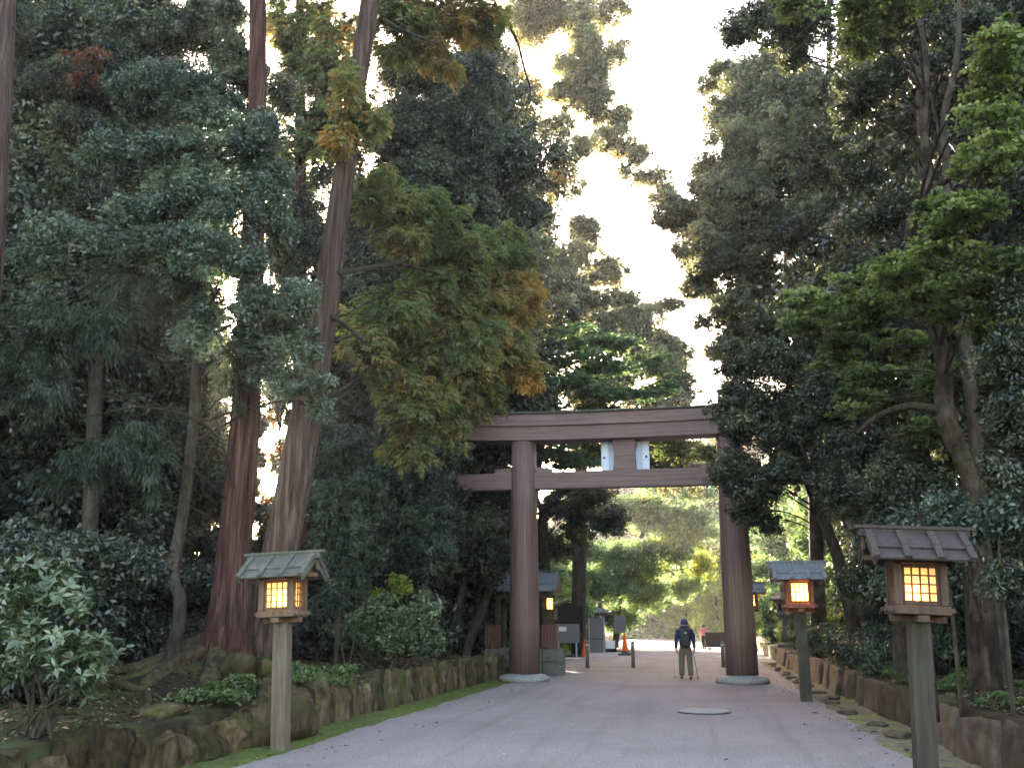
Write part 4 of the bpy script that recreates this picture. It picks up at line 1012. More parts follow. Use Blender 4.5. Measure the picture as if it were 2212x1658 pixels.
# -- the dark thin tree and the glossy evergreen in front of the cedars
tree('thin_tree', 'thin dark crooked tree with a kinked stem left of the twin cedars', 'tree', None, [(368, 1425, 13.8), (384, 1350, 13.8), (388, 1290, 13.8), (374, 1240, 13.8), (392, 1130, 13.8), (412, 980, 13.8), (424, 820, 13.8), (430, 640, 13.8), (440, 420, 13.8), (452, 220, 13.8)],
     [.24, .20, .19, .18, .17, .17, .16, .14, .11, .07], M['dark_bark'], M['camellia'], 'broad',
     [pad(u, v, a, b, Y, t) for u, v, a, b, Y, t in [
      (330, 190, 120, 70, 13.6, .35), (470, 215, 110, 80, 13.4, .4), (250, 330, 90, 70, 13.2, .45), (410, 330, 120, 80, 13, .55), (560, 290, 75, 70, 13.1, .55), (590, 400, 55, 60, 13.2, .6), (480, 440, 100, 80, 12.8, .55), (350, 450, 100, 70, 12.8, .5), (600, 480, 40, 50, 13.4, .55),
      (140, 540, 110, 55, 12.4, .65), (260, 520, 80, 50, 12.5, .5), (400, 560, 110, 60, 12.6, .5), (520, 570, 80, 50, 12.9, .6), (560, 650, 80, 50, 13, .55), (640, 640, 55, 45, 13.5, .65), (620, 730, 70, 50, 13.5, .55), (540, 730, 60, 50, 13.3, .4), (600, 810, 60, 40, 13.5, .4), (660, 830, 55, 35, 13.9, .6), (420, 690, 60, 60, 12.9, .45), (690, 870, 30, 30, 14.2, .6)]],
     0.088, 0.036, 3.3)
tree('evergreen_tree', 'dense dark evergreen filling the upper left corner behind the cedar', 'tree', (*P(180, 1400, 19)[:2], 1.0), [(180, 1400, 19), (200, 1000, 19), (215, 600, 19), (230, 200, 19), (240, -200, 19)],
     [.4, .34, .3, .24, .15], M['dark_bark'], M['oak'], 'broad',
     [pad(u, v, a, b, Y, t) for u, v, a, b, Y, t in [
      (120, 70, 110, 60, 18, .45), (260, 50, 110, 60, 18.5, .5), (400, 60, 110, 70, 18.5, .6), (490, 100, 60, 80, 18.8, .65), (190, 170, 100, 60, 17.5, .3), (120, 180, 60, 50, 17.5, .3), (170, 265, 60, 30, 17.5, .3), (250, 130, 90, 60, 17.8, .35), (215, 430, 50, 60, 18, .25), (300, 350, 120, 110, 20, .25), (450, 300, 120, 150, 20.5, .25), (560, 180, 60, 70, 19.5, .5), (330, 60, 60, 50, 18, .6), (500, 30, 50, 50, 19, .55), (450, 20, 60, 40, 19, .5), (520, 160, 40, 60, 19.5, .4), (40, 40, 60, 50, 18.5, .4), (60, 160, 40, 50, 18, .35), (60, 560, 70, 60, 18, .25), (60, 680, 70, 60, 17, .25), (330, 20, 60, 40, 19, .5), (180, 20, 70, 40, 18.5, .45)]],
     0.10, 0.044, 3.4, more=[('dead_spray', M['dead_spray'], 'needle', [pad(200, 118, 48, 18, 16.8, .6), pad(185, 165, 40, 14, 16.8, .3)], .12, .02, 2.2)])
tree('lime_tree', 'bright yellow green tree glowing behind the dark branches at the far left', 'tree', (*P(60, 1380, 27)[:2], 1.2), [(95, 1380, 27), (90, 800, 27), (105, 480, 27), (128, 390, 27), (120, 290, 27), (118, 200, 27)],
     [.4, .32, .26, .2, .14, .1], M['dark_bark'], M['lime'], 'broad', [pad(u, v, a, b, 28, t) for u, v, a, b, t in [(70, 320, 80, 70, .6), (110, 410, 85, 60, .55), (90, 260, 70, 40, .6), (60, 460, 70, 50, .3), (200, 40, 60, 40, .4), (180, 330, 40, 80, .3)]],
     0.11, 0.06, 2.8, limbs=[([(128, 390, 26.6), (170, 345, 26.5), (200, 300, 26.4)], .14, .05), ([(112, 470, 26.6), (60, 410, 26.5), (30, 395, 26.5)], .1, .04), ([(100, 560, 26.6), (140, 520, 26.5), (200, 500, 26.5)], .1, .04), ([(118, 330, 26.6), (110, 290, 26.6), (118, 210, 26.6)], .14, .07)])
tree('cedar_tree', 'backlit yellow green conifer between the tops of the twin cedars', 'tree', (*P(640, 1380, 26)[:2], 1.2), [(650, 1380, 26), (650, 700, 26), (648, 100, 26), (646, -260, 26)], [.5, .42, .3, .12], M['cedar_bark'], M['hinoki'], 'spray',
     [pad(u, v, a, b, 25.5, t) for u, v, a, b, t in [(640, 60, 60, 60, .3), (710, 90, 55, 60, .35), (690, 20, 60, 40, .45), (630, 160, 45, 55, .3), (700, 180, 45, 60, .3), (740, 60, 40, 60, .4), (600, 40, 50, 70, .3), (660, 130, 70, 60, .25), (610, 230, 50, 60, .25), (690, 260, 60, 60, .25), (720, 140, 60, 60, .3), (650, 320, 60, 60, .2)]], 0.12, 0.042, 3.2)

# -- dark evergreens behind the leaning cypress, and the middle distance left of the gate
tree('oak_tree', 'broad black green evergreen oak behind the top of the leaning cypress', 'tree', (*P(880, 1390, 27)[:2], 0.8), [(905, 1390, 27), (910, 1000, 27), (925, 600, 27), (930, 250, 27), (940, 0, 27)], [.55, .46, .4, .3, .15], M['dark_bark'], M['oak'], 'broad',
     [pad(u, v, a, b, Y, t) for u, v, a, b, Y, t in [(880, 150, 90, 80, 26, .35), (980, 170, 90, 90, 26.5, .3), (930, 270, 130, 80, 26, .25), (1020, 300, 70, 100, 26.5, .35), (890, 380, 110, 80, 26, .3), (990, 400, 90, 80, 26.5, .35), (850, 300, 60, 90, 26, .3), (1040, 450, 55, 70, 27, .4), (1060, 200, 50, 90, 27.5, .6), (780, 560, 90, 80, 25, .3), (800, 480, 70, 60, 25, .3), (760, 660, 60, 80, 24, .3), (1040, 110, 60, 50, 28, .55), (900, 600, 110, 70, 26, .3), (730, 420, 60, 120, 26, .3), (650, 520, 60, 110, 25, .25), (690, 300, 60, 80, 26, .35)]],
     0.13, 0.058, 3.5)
tree('oak_tree', 'deep blue green evergreen between the leaning cypress and the torii', 'tree', (*P(800, 1390, 24)[:2], 0.9), [(790, 1395, 24), (795, 1200, 24), (810, 1000, 24), (820, 800, 24)], [.34, .3, .24, .12], M['dark_bark'], M['camellia'], 'broad',
     [pad(u, v, a, b, Y, t) for u, v, a, b, Y, t in [(760, 980, 70, 60, 22, .55), (830, 1010, 80, 60, 22.5, .45), (770, 1080, 80, 60, 22, .5), (740, 1160, 60, 60, 21.5, .6), (850, 1100, 80, 70, 23, .3), (920, 1050, 50, 60, 23.5, .3), (800, 1190, 80, 60, 22, .3), (890, 1200, 80, 70, 23, .2), (950, 1140, 50, 70, 24, .25), (720, 1240, 60, 50, 21, .35), (990, 1010, 60, 40, 31, .3), (700, 1070, 30, 60, 21, .45), (730, 940, 40, 60, 22, .5)]],
     0.11, 0.045, 3.3)
for k, (pts, wd, lab) in enumerate([
    ([(970, 1400, 30.5), (1000, 1260, 30.5), (1020, 1130, 30.5), (1040, 980, 30.5), (1050, 800, 30.5)], [.22, .2, .18, .15, .1], 'slim leaning stem just left of the torii pillar, lower half bare'),
    ([(1010, 1400, 31), (1050, 1290, 31), (1085, 1150, 31), (1095, 950, 31)], [.3, .26, .22, .14], 'dark leaning trunk tight against the left torii pillar'),
    ([(1180, 1340, 40), (1172, 1200, 40), (1176, 1110, 40), (1215, 1060, 40), (1300, 1030, 40)], [.7, .6, .5, .42, .2], 'black forked trunk just right of the left torii pillar under the beam')]):
    tree('tree', lab, 'tree', (*P(*pts[0])[:2], 0.5 if k < 2 else 0.1), pts, wd, M['dark_bark'], M['oak'], 'broad',
         [[pad(1000, 1000, 60, 40, 32, .3), pad(1040, 900, 60, 50, 32, .4), pad(1090, 870, 50, 40, 32, .4), pad(1060, 1000, 50, 40, 33, .3)], [pad(1060, 1090, 60, 60, 30, .25), pad(1020, 1190, 60, 60, 30, .2), pad(1075, 1210, 40, 50, 30, .2)], [pad(1270, 1075, 70, 30, 41, .5), pad(1240, 1130, 50, 40, 42, .4), pad(1310, 1120, 50, 40, 42, .45), pad(1200, 1180, 40, 40, 42, .5), pad(1190, 1090, 30, 40, 39, .3)]][k], 0.13, 0.06, 3.0,
         limbs=[[], [], [([(1176, 1110, 40), (1150, 1060, 40), (1130, 1000, 40)], .3, .15)]][k])
tree('maple_tree', 'layered blue green maple hanging over the middle of the torii lintel', 'tree', (*P(1180, 1380, 38)[:2], 0.2), [(1140, 1385, 38), (1150, 1100, 38), (1180, 900, 38), (1200, 780, 38)], [.45, .4, .3, .16], M['dark_bark'], M['bluemaple'], 'maple',
     [pad(u, v, a, b, Y, t) for u, v, a, b, Y, t in [(1230, 735, 110, 28, 37, .6), (1340, 745, 90, 26, 38, .65), (1180, 780, 70, 25, 36.5, .5), (1290, 785, 100, 28, 37.5, .5), (1390, 790, 60, 28, 39, .5), (1200, 830, 80, 28, 36, .6), (1280, 845, 80, 26, 36.5, .55), (1370, 850, 70, 26, 38, .3), (1190, 880, 70, 25, 36, .35), (1270, 905, 90, 25, 36.5, .35), (1110, 860, 40, 24, 36, .3), (1180, 985, 60, 26, 36, .5), (1240, 1000, 60, 22, 37, .45), (1210, 950, 70, 20, 37, .35), (1420, 840, 60, 25, 39, .4)]],
     0.15, 0.10, 3.2, more=[('lime_spray', M['maple'], 'maple', [pad(1260, 975, 60, 30, 38, .45), pad(1330, 965, 70, 30, 38.5, .4), pad(1290, 880, 60, 20, 37, .5), pad(1450, 960, 60, 35, 40, .35), pad(1520, 980, 40, 30, 41, .55)], .15, .1, 2.6)])
tree('oak_tree', 'grey green rounded tree with a pointed top in the sky gap above the torii', 'tree', (*P(1240, 1370, 52)[:2], 0.3), [(1250, 1370, 52), (1255, 1000, 52), (1265, 700, 52), (1268, 480, 52)], [.8, .7, .45, .12], M['dark_bark'], M['greyoak'], 'broad',
     [pad(u, v, a, b, Y, t) for u, v, a, b, Y, t in [(1262, 500, 38, 40, 51, .35), (1240, 560, 65, 45, 51, .45), (1310, 575, 45, 40, 51, .5), (1200, 610, 60, 50, 50, .5), (1280, 640, 85, 50, 50, .45), (1350, 660, 60, 45, 51, .5), (1190, 690, 70, 60, 49, .4), (1290, 710, 90, 50, 49.5, .4), (1390, 700, 60, 40, 51, .45), (1440, 660, 45, 25, 52, .4), (1430, 740, 50, 40, 52, .4), (1450, 800, 55, 45, 52, .4), (1380, 780, 60, 40, 51, .4), (1480, 850, 40, 35, 53, .55), (1160, 590, 40, 50, 49, .5), (1140, 660, 40, 60, 48, .45), (1300, 830, 120, 50, 51, .35), (1420, 880, 100, 40, 52, .5), (1350, 980, 120, 50, 52, .3), (1450, 1000, 90, 50, 53, .35)]],
     0.20, 0.10, 3.4)
tree('tall_tree', 'tall wispy tree with feathery top against the white sky at the upper middle', 'tree', (*P(1150, 1370, 46)[:2], 0.5), [(1140, 1370, 46), (1150, 900, 46), (1180, 500, 46), (1230, 150, 46), (1240, -100, 46)], [.8, .7, .5, .3, .14], M['dark_bark'], M['greyoak'], 'broad',
     [pad(u, v, a * 1.15, b * 1.25, Y, t) for u, v, a, b, Y, t in [(1200, 45, 70, 45, 45, .6), (1260, 80, 55, 50, 45, .6), (1295, 170, 36, 50, 45, .35), (1240, 150, 60, 40, 45, .55), (1290, 225, 35, 30, 45, .35), (1210, 200, 40, 18, 45, .5), (1230, 335, 55, 28, 44, .55), (1180, 400, 60, 40, 44, .5), (1290, 300, 45, 22, 45, .7), (1350, 315, 40, 34, 46, .55), (1120, 330, 40, 50, 44, .5), (1400, 385, 36, 24, 47, .5), (1170, 470, 40, 40, 44, .5), (1110, 450, 50, 70, 43, .5), (1160, 540, 30, 50, 43.5, .5), (1430, 425, 34, 26, 48, .45), (1110, 160, 40, 60, 44, .5), (1310, 120, 36, 50, 45.5, .5), (1330, 260, 36, 30, 45.5, .5), (1370, 350, 36, 26, 46, .5), (1160, 20, 70, 50, 44, .5), (1280, 20, 60, 40, 46, .6), (1240, 215, 50, 30, 45, .5), (1150, 270, 40, 40, 44, .55), (1090, 380, 40, 60, 43, .5), (1200, 270, 36, 22, 44.5, .6)]],
     0.17, 0.08, 2.6, spread=.26, more=[('amber_sprays', M['hinoki'], 'broad', [pad(1140, 200, 30, 60, 43, .65), pad(1200, 380, 40, 18, 43, .75), pad(1100, 240, 40, 60, 42.5, .5)], .16, .08, 2.2)])
# -- right side
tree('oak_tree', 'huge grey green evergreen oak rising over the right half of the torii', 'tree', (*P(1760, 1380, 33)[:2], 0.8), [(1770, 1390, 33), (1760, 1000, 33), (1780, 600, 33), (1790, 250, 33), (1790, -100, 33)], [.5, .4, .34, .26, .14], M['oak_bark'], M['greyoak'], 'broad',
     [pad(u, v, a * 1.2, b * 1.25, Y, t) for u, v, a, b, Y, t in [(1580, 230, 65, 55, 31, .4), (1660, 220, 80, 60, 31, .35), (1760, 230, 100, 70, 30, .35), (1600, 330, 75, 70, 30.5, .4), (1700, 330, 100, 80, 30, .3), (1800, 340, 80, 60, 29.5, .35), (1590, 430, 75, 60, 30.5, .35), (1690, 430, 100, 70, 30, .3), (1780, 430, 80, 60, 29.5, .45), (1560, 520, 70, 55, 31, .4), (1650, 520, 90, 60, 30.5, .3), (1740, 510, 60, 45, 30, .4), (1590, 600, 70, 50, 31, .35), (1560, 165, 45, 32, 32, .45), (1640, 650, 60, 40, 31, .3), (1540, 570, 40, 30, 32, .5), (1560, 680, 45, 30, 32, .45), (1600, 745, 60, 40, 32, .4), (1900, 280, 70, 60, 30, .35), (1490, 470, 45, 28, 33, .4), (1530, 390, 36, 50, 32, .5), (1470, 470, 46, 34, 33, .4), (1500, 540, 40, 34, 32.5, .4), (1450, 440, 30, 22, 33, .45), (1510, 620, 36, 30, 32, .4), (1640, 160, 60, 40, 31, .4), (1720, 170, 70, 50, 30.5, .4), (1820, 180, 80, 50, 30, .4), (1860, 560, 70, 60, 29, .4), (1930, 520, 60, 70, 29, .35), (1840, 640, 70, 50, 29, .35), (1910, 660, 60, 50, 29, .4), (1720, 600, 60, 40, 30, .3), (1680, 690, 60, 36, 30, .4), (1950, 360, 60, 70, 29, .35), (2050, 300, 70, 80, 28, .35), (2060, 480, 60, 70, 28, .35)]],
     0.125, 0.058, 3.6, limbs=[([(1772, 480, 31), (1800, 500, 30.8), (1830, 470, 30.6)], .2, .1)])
tree('oak_tree', 'dark leafy tree across the top right corner above the grey green oak', 'tree', (*P(1990, 1390, 21)[:2], 0.9), [(1960, 1390, 21), (1985, 1000, 21), (2000, 500, 21), (1990, 150, 21), (1970, -150, 21)], [.5, .42, .36, .28, .2], M['dark_bark'], M['oak'], 'broad',
     [pad(u, v, a, b, Y, t) for u, v, a, b, Y, t in [(1640, 30, 90, 40, 20, .45), (1600, 75, 50, 30, 20, .5), (1740, 50, 100, 50, 19.5, .35), (1700, 110, 70, 40, 20, .45), (1850, 90, 100, 60, 19, .4), (1960, 40, 110, 50, 18.5, .25), (2080, 50, 90, 50, 18, .25), (1880, 180, 80, 50, 19, .4), (2040, 130, 80, 50, 18, .3), (1830, 240, 60, 40, 19.5, .4), (1930, 440, 60, 50, 19, .25), (1860, 380, 70, 60, 19.5, .35), (1880, 470, 70, 40, 19.5, .3), (2140, 420, 50, 60, 18, .3)]],
     0.105, 0.046, 3.2, limbs=[([(1985, 140, 20), (1900, 40, 19.5), (1800, 20, 19), (1720, 80, 19)], .12, .03), ([(1990, 160, 20), (2060, 170, 19), (2150, 200, 18.5)], .1, .04)])
R1 = [(2126, 1390), (2118, 1230), (2108, 1120), (2090, 1020), (2052, 930), (2038, 860), (2040, 784), (2014, 696), (1985, 610), (1966, 540), (1972, 470), (2005, 400), (1995, 280), (2000, 150), (1985, 20), (1980, -150)]
tree('maple_tree', 'twisting brown maple trunk with bright green layered leaves at the right', 'tree', None, [(u, v, 15.6) for u, v in R1], [.40, .30, .27, .25, .27, .28, .24, .22, .19, .17, .15, .15, .13, .12, .11, .09], M['oak_bark'], M['maple'], 'maple',
     [pad(u, v, a * 1.15, b * 1.55, Y, t) for u, v, a, b, Y, t in [(1990, 600, 110, 28, 14, .5), (1880, 610, 100, 30, 15, .5), (1790, 655, 90, 28, 16, .5), (1960, 560, 80, 25, 14, .55), (2080, 520, 100, 30, 13, .5), (2050, 450, 90, 28, 13, .45), (2130, 440, 80, 30, 12.5, .5), (2170, 330, 60, 40, 12.5, .55), (2120, 350, 70, 30, 13, .45), (2170, 250, 60, 40, 12.5, .5), (2150, 160, 70, 40, 12.5, .5), (2180, 80, 50, 40, 12, .55), (1870, 20, 90, 30, 14, .5), (1850, 80, 40, 40, 14.5, .55), (1960, 10, 70, 25, 14, .5), (1700, 20, 50, 18, 16, .35), (1740, 690, 60, 26, 17, .45), (1900, 680, 80, 26, 15.5, .35), (2100, 620, 90, 28, 13.5, .45), (2170, 560, 60, 35, 13, .45), (2020, 660, 70, 28, 14.5, .4), (2140, 690, 60, 30, 14, .35), (1810, 740, 70, 28, 17, .4), (1950, 760, 70, 30, 16.5, .35)]],
     0.08, 0.062, 1.9, seg=18, flute=.03, nfl=4,
     limbs=[([(2036, 888, 15.6), (1990, 878, 15.5), (1950, 878, 15.4), (1895, 898, 15.2), (1850, 935, 15)], .17, .06), ([(1975, 470, 15.6), (2030, 400, 15), (2080, 370, 14.5), (2150, 330, 14)], .15, .05), ([(1985, 620, 15.6), (2080, 560, 14.5), (2190, 520, 13.5)], .09, .03), ([(1975, 575, 15.6), (1880, 640, 16), (1780, 700, 17)], .08, .03)])
tree('maple_tree', 'straighter dark trunk standing close behind the twisting brown maple', 'tree', None, [(u, v, 16.4) for u, v in [(2150, 1390), (2132, 1230), (2118, 1116), (2106, 924), (2086, 749), (2064, 574), (2048, 400), (2040, 250), (2068, 120), (2075, -100)]], [.30, .26, .24, .22, .21, .18, .14, .12, .1, .07], M['dark_bark'], M['maple'], 'maple',
     [pad(u, v, a * 1.15, b * 1.55, Y, t) for u, v, a, b, Y, t in [(2100, 800, 80, 30, 17.5, .3), (2020, 820, 60, 28, 18, .35), (1900, 800, 70, 30, 18.5, .35), (1980, 930, 70, 30, 18, .35), (1900, 860, 80, 30, 18.5, .45), (2060, 700, 70, 30, 17.5, .5), (2170, 280, 40, 40, 17, .4)]],
     0.08, 0.058, 2.2, limbs=[([(2048, 400, 16.4), (2030, 300, 16.6), (2010, 200, 16.8)], .08, .04)])
tree('evergreen_tree', 'dark leafy evergreen hanging in front of the right torii pillar', 'tree', (*P(1856, 1410, 24.5)[:2], 0.7), [(1856, 1410, 24.5), (1815, 1220, 24.5), (1762, 1080, 24.5), (1735, 1000, 24.5), (1730, 850, 24.5)], [.36, .3, .27, .22, .12], M['dark_bark'], M['oak'], 'broad',
     [pad(u, v, a, b, Y, t) for u, v, a, b, Y, t in [(1600, 790, 70, 50, 24, .5), (1580, 860, 60, 45, 24, .45), (1680, 800, 90, 60, 23.5, .45), (1660, 880, 90, 55, 23.5, .4), (1780, 820, 90, 60, 23, .4), (1760, 900, 80, 55, 23, .35), (1600, 930, 40, 28, 24, .4), (1690, 940, 80, 45, 23.5, .35), (1600, 1000, 60, 40, 24, .45), (1570, 1030, 40, 30, 24, .4), (1640, 1050, 80, 50, 23.5, .3), (1610, 1095, 50, 35, 24, .3), (1700, 1020, 70, 50, 23, .35), (1850, 880, 70, 60, 22.5, .4), (1820, 970, 70, 60, 22.5, .35), (1890, 980, 60, 60, 22, .3), (1670, 720, 60, 40, 24, .4), (1750, 760, 60, 40, 24, .45), (1650, 1120, 45, 30, 24, .3), (1860, 760, 60, 40, 23, .4)]],
     0.105, 0.046, 3.3, limbs=[([(1860, 1190, 23), (1800, 1080, 23), (1740, 985, 23), (1720, 930, 23)], .12, .06)])
tree('evergreen_tree', 'black green evergreen with hanging leaves along the right edge', 'tree', (*P(2260, 1390, 13)[:2], 1.1), [(2260, 1390, 13), (2250, 1000, 13), (2240, 500, 13)], [.4, .34, .2], M['dark_bark'], M['oak'], 'broad',
     [pad(u, v, a, b, Y, t) for u, v, a, b, Y, t in [(2180, 660, 50, 60, 13, .3), (2175, 780, 60, 70, 13, .25), (2190, 900, 50, 70, 12.8, .3), (2170, 1000, 60, 60, 13, .3), (2185, 1100, 50, 70, 12.8, .3), (2150, 900, 40, 50, 13.4, .2), (2180, 1230, 50, 60, 12.5, .25), (2200, 560, 40, 50, 13, .35)]],
     0.09, 0.036, 3.0)
tree('evergreen_tree', 'dark glossy evergreen filling the slope between the two right lamps', 'tree', (*P(1960, 1390, 19)[:2], 0.95), [(1945, 1390, 19), (1950, 1200, 19), (1945, 1050, 19), (1930, 900, 19)], [.3, .26, .2, .1], M['dark_bark'], M['oak'], 'broad',
     [pad(u, v, a, b, Y, t) for u, v, a, b, Y, t in [(1900, 1080, 80, 60, 18.5, .35), (1990, 1080, 70, 70, 18, .3), (1860, 1160, 70, 60, 18.5, .4), (1950, 1170, 80, 60, 18, .35), (2040, 1150, 60, 60, 17.5, .3), (1860, 1250, 70, 50, 18, .45), (1920, 1270, 60, 45, 17.5, .3), (2070, 1060, 50, 60, 18, .3), (1960, 1000, 60, 50, 18.5, .3), (1830, 1080, 60, 60, 19.5, .35), (2160, 1170, 50, 60, 16.5, .25), (2100, 1250, 60, 50, 16.5, .25)]],
     0.095, 0.04, 3.0)
tree('overhanging_tree', 'olive green tree arching low over the far path between the torii pillars', 'tree', (*P(1330, 1372, 70)[:2], -.1), [(1330, 1380, 70), (1345, 1250, 70), (1390, 1150, 70), (1430, 1080, 70)], [.5, .42, .3, .16], M['dark_bark'], M['hedge'], 'broad',
     [pad(u, v, a, b, Y, t) for u, v, a, b, Y, t in [(1290, 1190, 70, 45, 68, .2), (1380, 1190, 80, 50, 69, .3), (1310, 1260, 80, 45, 68, .25), (1400, 1280, 80, 45, 70, .4), (1460, 1200, 70, 45, 71, .4), (1500, 1140, 70, 45, 72, .5), (1430, 1120, 80, 45, 71, .35), (1350, 1100, 80, 40, 70, .2), (1480, 1060, 80, 36, 72, .35), (1250, 1250, 50, 40, 67, .3), (1470, 1270, 60, 40, 73, .65), (1230, 1320, 60, 40, 67, .4), (1330, 1330, 70, 30, 70, .45)]],
     0.2, 0.1, 2.6, more=[('lime_sprays', M['lime'], 'broad', [pad(1490, 1150, 60, 26, 70, .3), pad(1440, 1170, 60, 26, 69, .25), pad(1380, 1230, 60, 26, 68, .2), pad(1520, 1220, 40, 36, 72, .6), pad(1240, 1280, 50, 30, 66, .2), pad(1400, 1090, 50, 20, 70, .3)], .2, .1, 2.0)])

tree('low_tree', 'sparse low tree with gold leaves added for the glow round the setting sun between the twin trunks', 'tree', (*P(585, 1380, 33)[:2], 1.0), [(600, 1380, 33), (602, 1200, 33), (606, 1050, 33), (604, 930, 33)], [.2, .16, .1, .05], M['dark_bark'], M['camellia'], 'broad',
     [pad(u, v, a, b, 33, t) for u, v, a, b, t in [(575, 1115, 50, 34, .3), (640, 1110, 40, 40, .3), (610, 1170, 60, 50, .3), (560, 1210, 50, 60, .3), (592, 1150, 34, 26, .3), (585, 1185, 40, 30, .3), (600, 1280, 60, 50, .3), (650, 1220, 50, 60, .3), (600, 860, 60, 34, .3), (560, 920, 26, 40, .3), (640, 900, 36, 30, .3), (590, 800, 60, 50, .35), (600, 740, 60, 50, .35), (585, 670, 60, 50, .35), (610, 600, 60, 50, .4), (620, 530, 60, 50, .4), (600, 470, 50, 50, .4), (640, 400, 50, 60, .4), (610, 340, 50, 50, .4), (560, 990, 16, 30, .3)]], .13, .055, 3.0,
     more=[('sun_glow_leaves', M['golden'], 'broad', [pad(u, v, r, r * .8, 33, t) for u, v, r, t in [(612, 1000, 18, .4), (590, 992, 20, .5), (560, 1005, 14, .6), (612, 1062, 16, .4), (590, 1088, 20, .4), (560, 1085, 18, .5), (545, 1040, 10, .5), (622, 965, 20, .4), (590, 905, 24, .4)]], .10, .05, 1.1)])  # gold leaves added to warm the gap round the sun
# ------------------------------------------------------------------ bushes and low plants
def bush(name, label, base, pads, leaf_m, kind, L, W, lai, stems=5, bark_m=None, group=None, cat='bush', spread=.2, rsub=None):
    NT[0] += 1
    g = np.random.default_rng(NT[0] * 31)
    base = np.array(base, float)
    o = thing(name, label, cat, tuple(base), 0, group)
    lst = []
    for k in range(stems):
        c = np.array(pads[k % len(pads)][0]) + g.normal(0, 0.08, 3)
        b = base + np.array([g.normal(0, .12), g.normal(0, .12), -.05])
        lst.append(tube([b, (b + c) / 2 + g.normal(0, .08, 3), c], [.022, .006], 8, 6, seed=k))
    if lst: tubes('stems', lst, bark_m or M['dark_bark'], o, base)
    c_ = leaf_cloud(pads, kind, L, W, lai, NT[0] * 5, spread, rsub)
    link('foliage', leaf_mesh('foliage', (c_[0] - base, *c_[1:]), L, W), leaf_m, o)
    return o
b0 = P(90, 1500, 8.9)
bush('bush', 'pale green leathery leaved bush in the left corner in front of dark woods', (b0[0], 8.9, z_left(b0[0], 8.9)), [pad(u, v, a, b, Y, t) for u, v, a, b, Y, t in [(40, 1210, 60, 40, 9, .45), (120, 1230, 50, 40, 9, .5), (60, 1300, 90, 50, 8.8, .6), (160, 1310, 60, 45, 8.8, .5), (50, 1390, 80, 50, 8.7, .55), (140, 1390, 80, 45, 8.6, .6), (210, 1400, 50, 35, 8.7, .6), (200, 1440, 50, 30, 8.6, .65), (160, 1470, 50, 26, 8.5, .5), (40, 1450, 60, 30, 8.8, .3)]],
     M['rhodo'], 'rosette', .115, .040, 1.9, stems=9, rsub=.17)
b0 = P(850, 1400, 20.5)
bush('bush', 'round pale green shrub on the left bank beyond the lamp', (b0[0], 20.5, z_left(b0[0], 20.5)), [pad(u, v, a, b, 20.5, t) for u, v, a, b, t in [(820, 1320, 70, 36, .65), (900, 1320, 60, 40, .7), (860, 1365, 90, 40, .5), (930, 1360, 40, 30, .5), (760, 1360, 50, 32, .35), (920, 1395, 40, 22, .4)]], M['rhodo'], 'broad', .10, .045, 2.6, stems=7)
b0 = P(800, 1300, 22)
bush('bush', 'small yellow green sapling above the pale shrub on the left bank', (b0[0], 22, z_left(b0[0], 22)), [pad(860, 1255, 26, 16, 22, .4), pad(830, 1285, 30, 14, 22, .3), pad(878, 1275, 20, 12, 22, .5)], M['lime'], 'broad', .11, .05, 1.8, stems=3)
b0 = P(740, 1390, 19)
bush('bush', 'cyan green feathery shrub in shade right of the leaning cypress', (b0[0], 19, z_left(b0[0], 19)), [pad(740, 1100, 50, 60, 19, .6), (pad(730, 1180, 50, 50, 19, .5)), pad(770, 1250, 50, 40, 19, .35), pad(710, 1290, 50, 40, 18.5, .35)], M['cedar'], 'spray', .12, .03, 2.4, stems=4)
# dark thicket under the trees: one build, then copies
def variant(tag_, g, r, h, n, leaf_m, kind, L, W, lai, tone):
    pads = []
    for k in range(n):
        a = g.uniform(0, 6.28); d = r * math.sqrt(g.uniform(0, .8))
        z = h * g.uniform(.15, .85)
        pads.append((np.array([d * math.cos(a), d * math.sin(a), z]), r * .5, r * .5, h * .22, float(np.clip(tone + g.normal(0, .12), 0, 1))))
    c = leaf_cloud(pads, kind, L, W, lai, int(g.integers(1e6)), .2)
    return leaf_mesh(tag_, c, L, W), pads
gv = np.random.default_rng(77)
def stem_mesh(name, pads, bm_, r0=.03, base=(0, 0, -.1)):
    lst = [tube([np.array(base) + gv.normal(0, .05, 3) * np.array([1, 1, 0]), np.array(p[0]) * .55 + gv.normal(0, .06, 3), p[0]], [r0, r0 * .3], 7, 6, seed=i) for i, p in enumerate(pads)]
    Vs, Qs, k = [], [], 0
    for V, Q in lst: Vs.append(V); Qs.append(Q + k); k += len(V)
    me = npmesh(name, np.vstack(Vs), np.vstack(Qs)); me.materials.append(bm_)
    me.polygons.foreach_set('use_smooth', [True] * len(me.polygons))
    return me
def place(name, label, cat, group, meshes, loc, rz, sc):
    o = thing(name, label, cat, loc, rz, group)
    o.scale = sc
    for nm, me in meshes:
        c = bpy.data.objects.new(nm, me); COL.objects.link(c); c.parent = o
    return o
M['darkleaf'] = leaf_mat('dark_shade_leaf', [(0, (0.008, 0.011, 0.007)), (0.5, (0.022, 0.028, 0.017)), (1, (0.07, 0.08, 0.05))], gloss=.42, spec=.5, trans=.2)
KINDS = {}
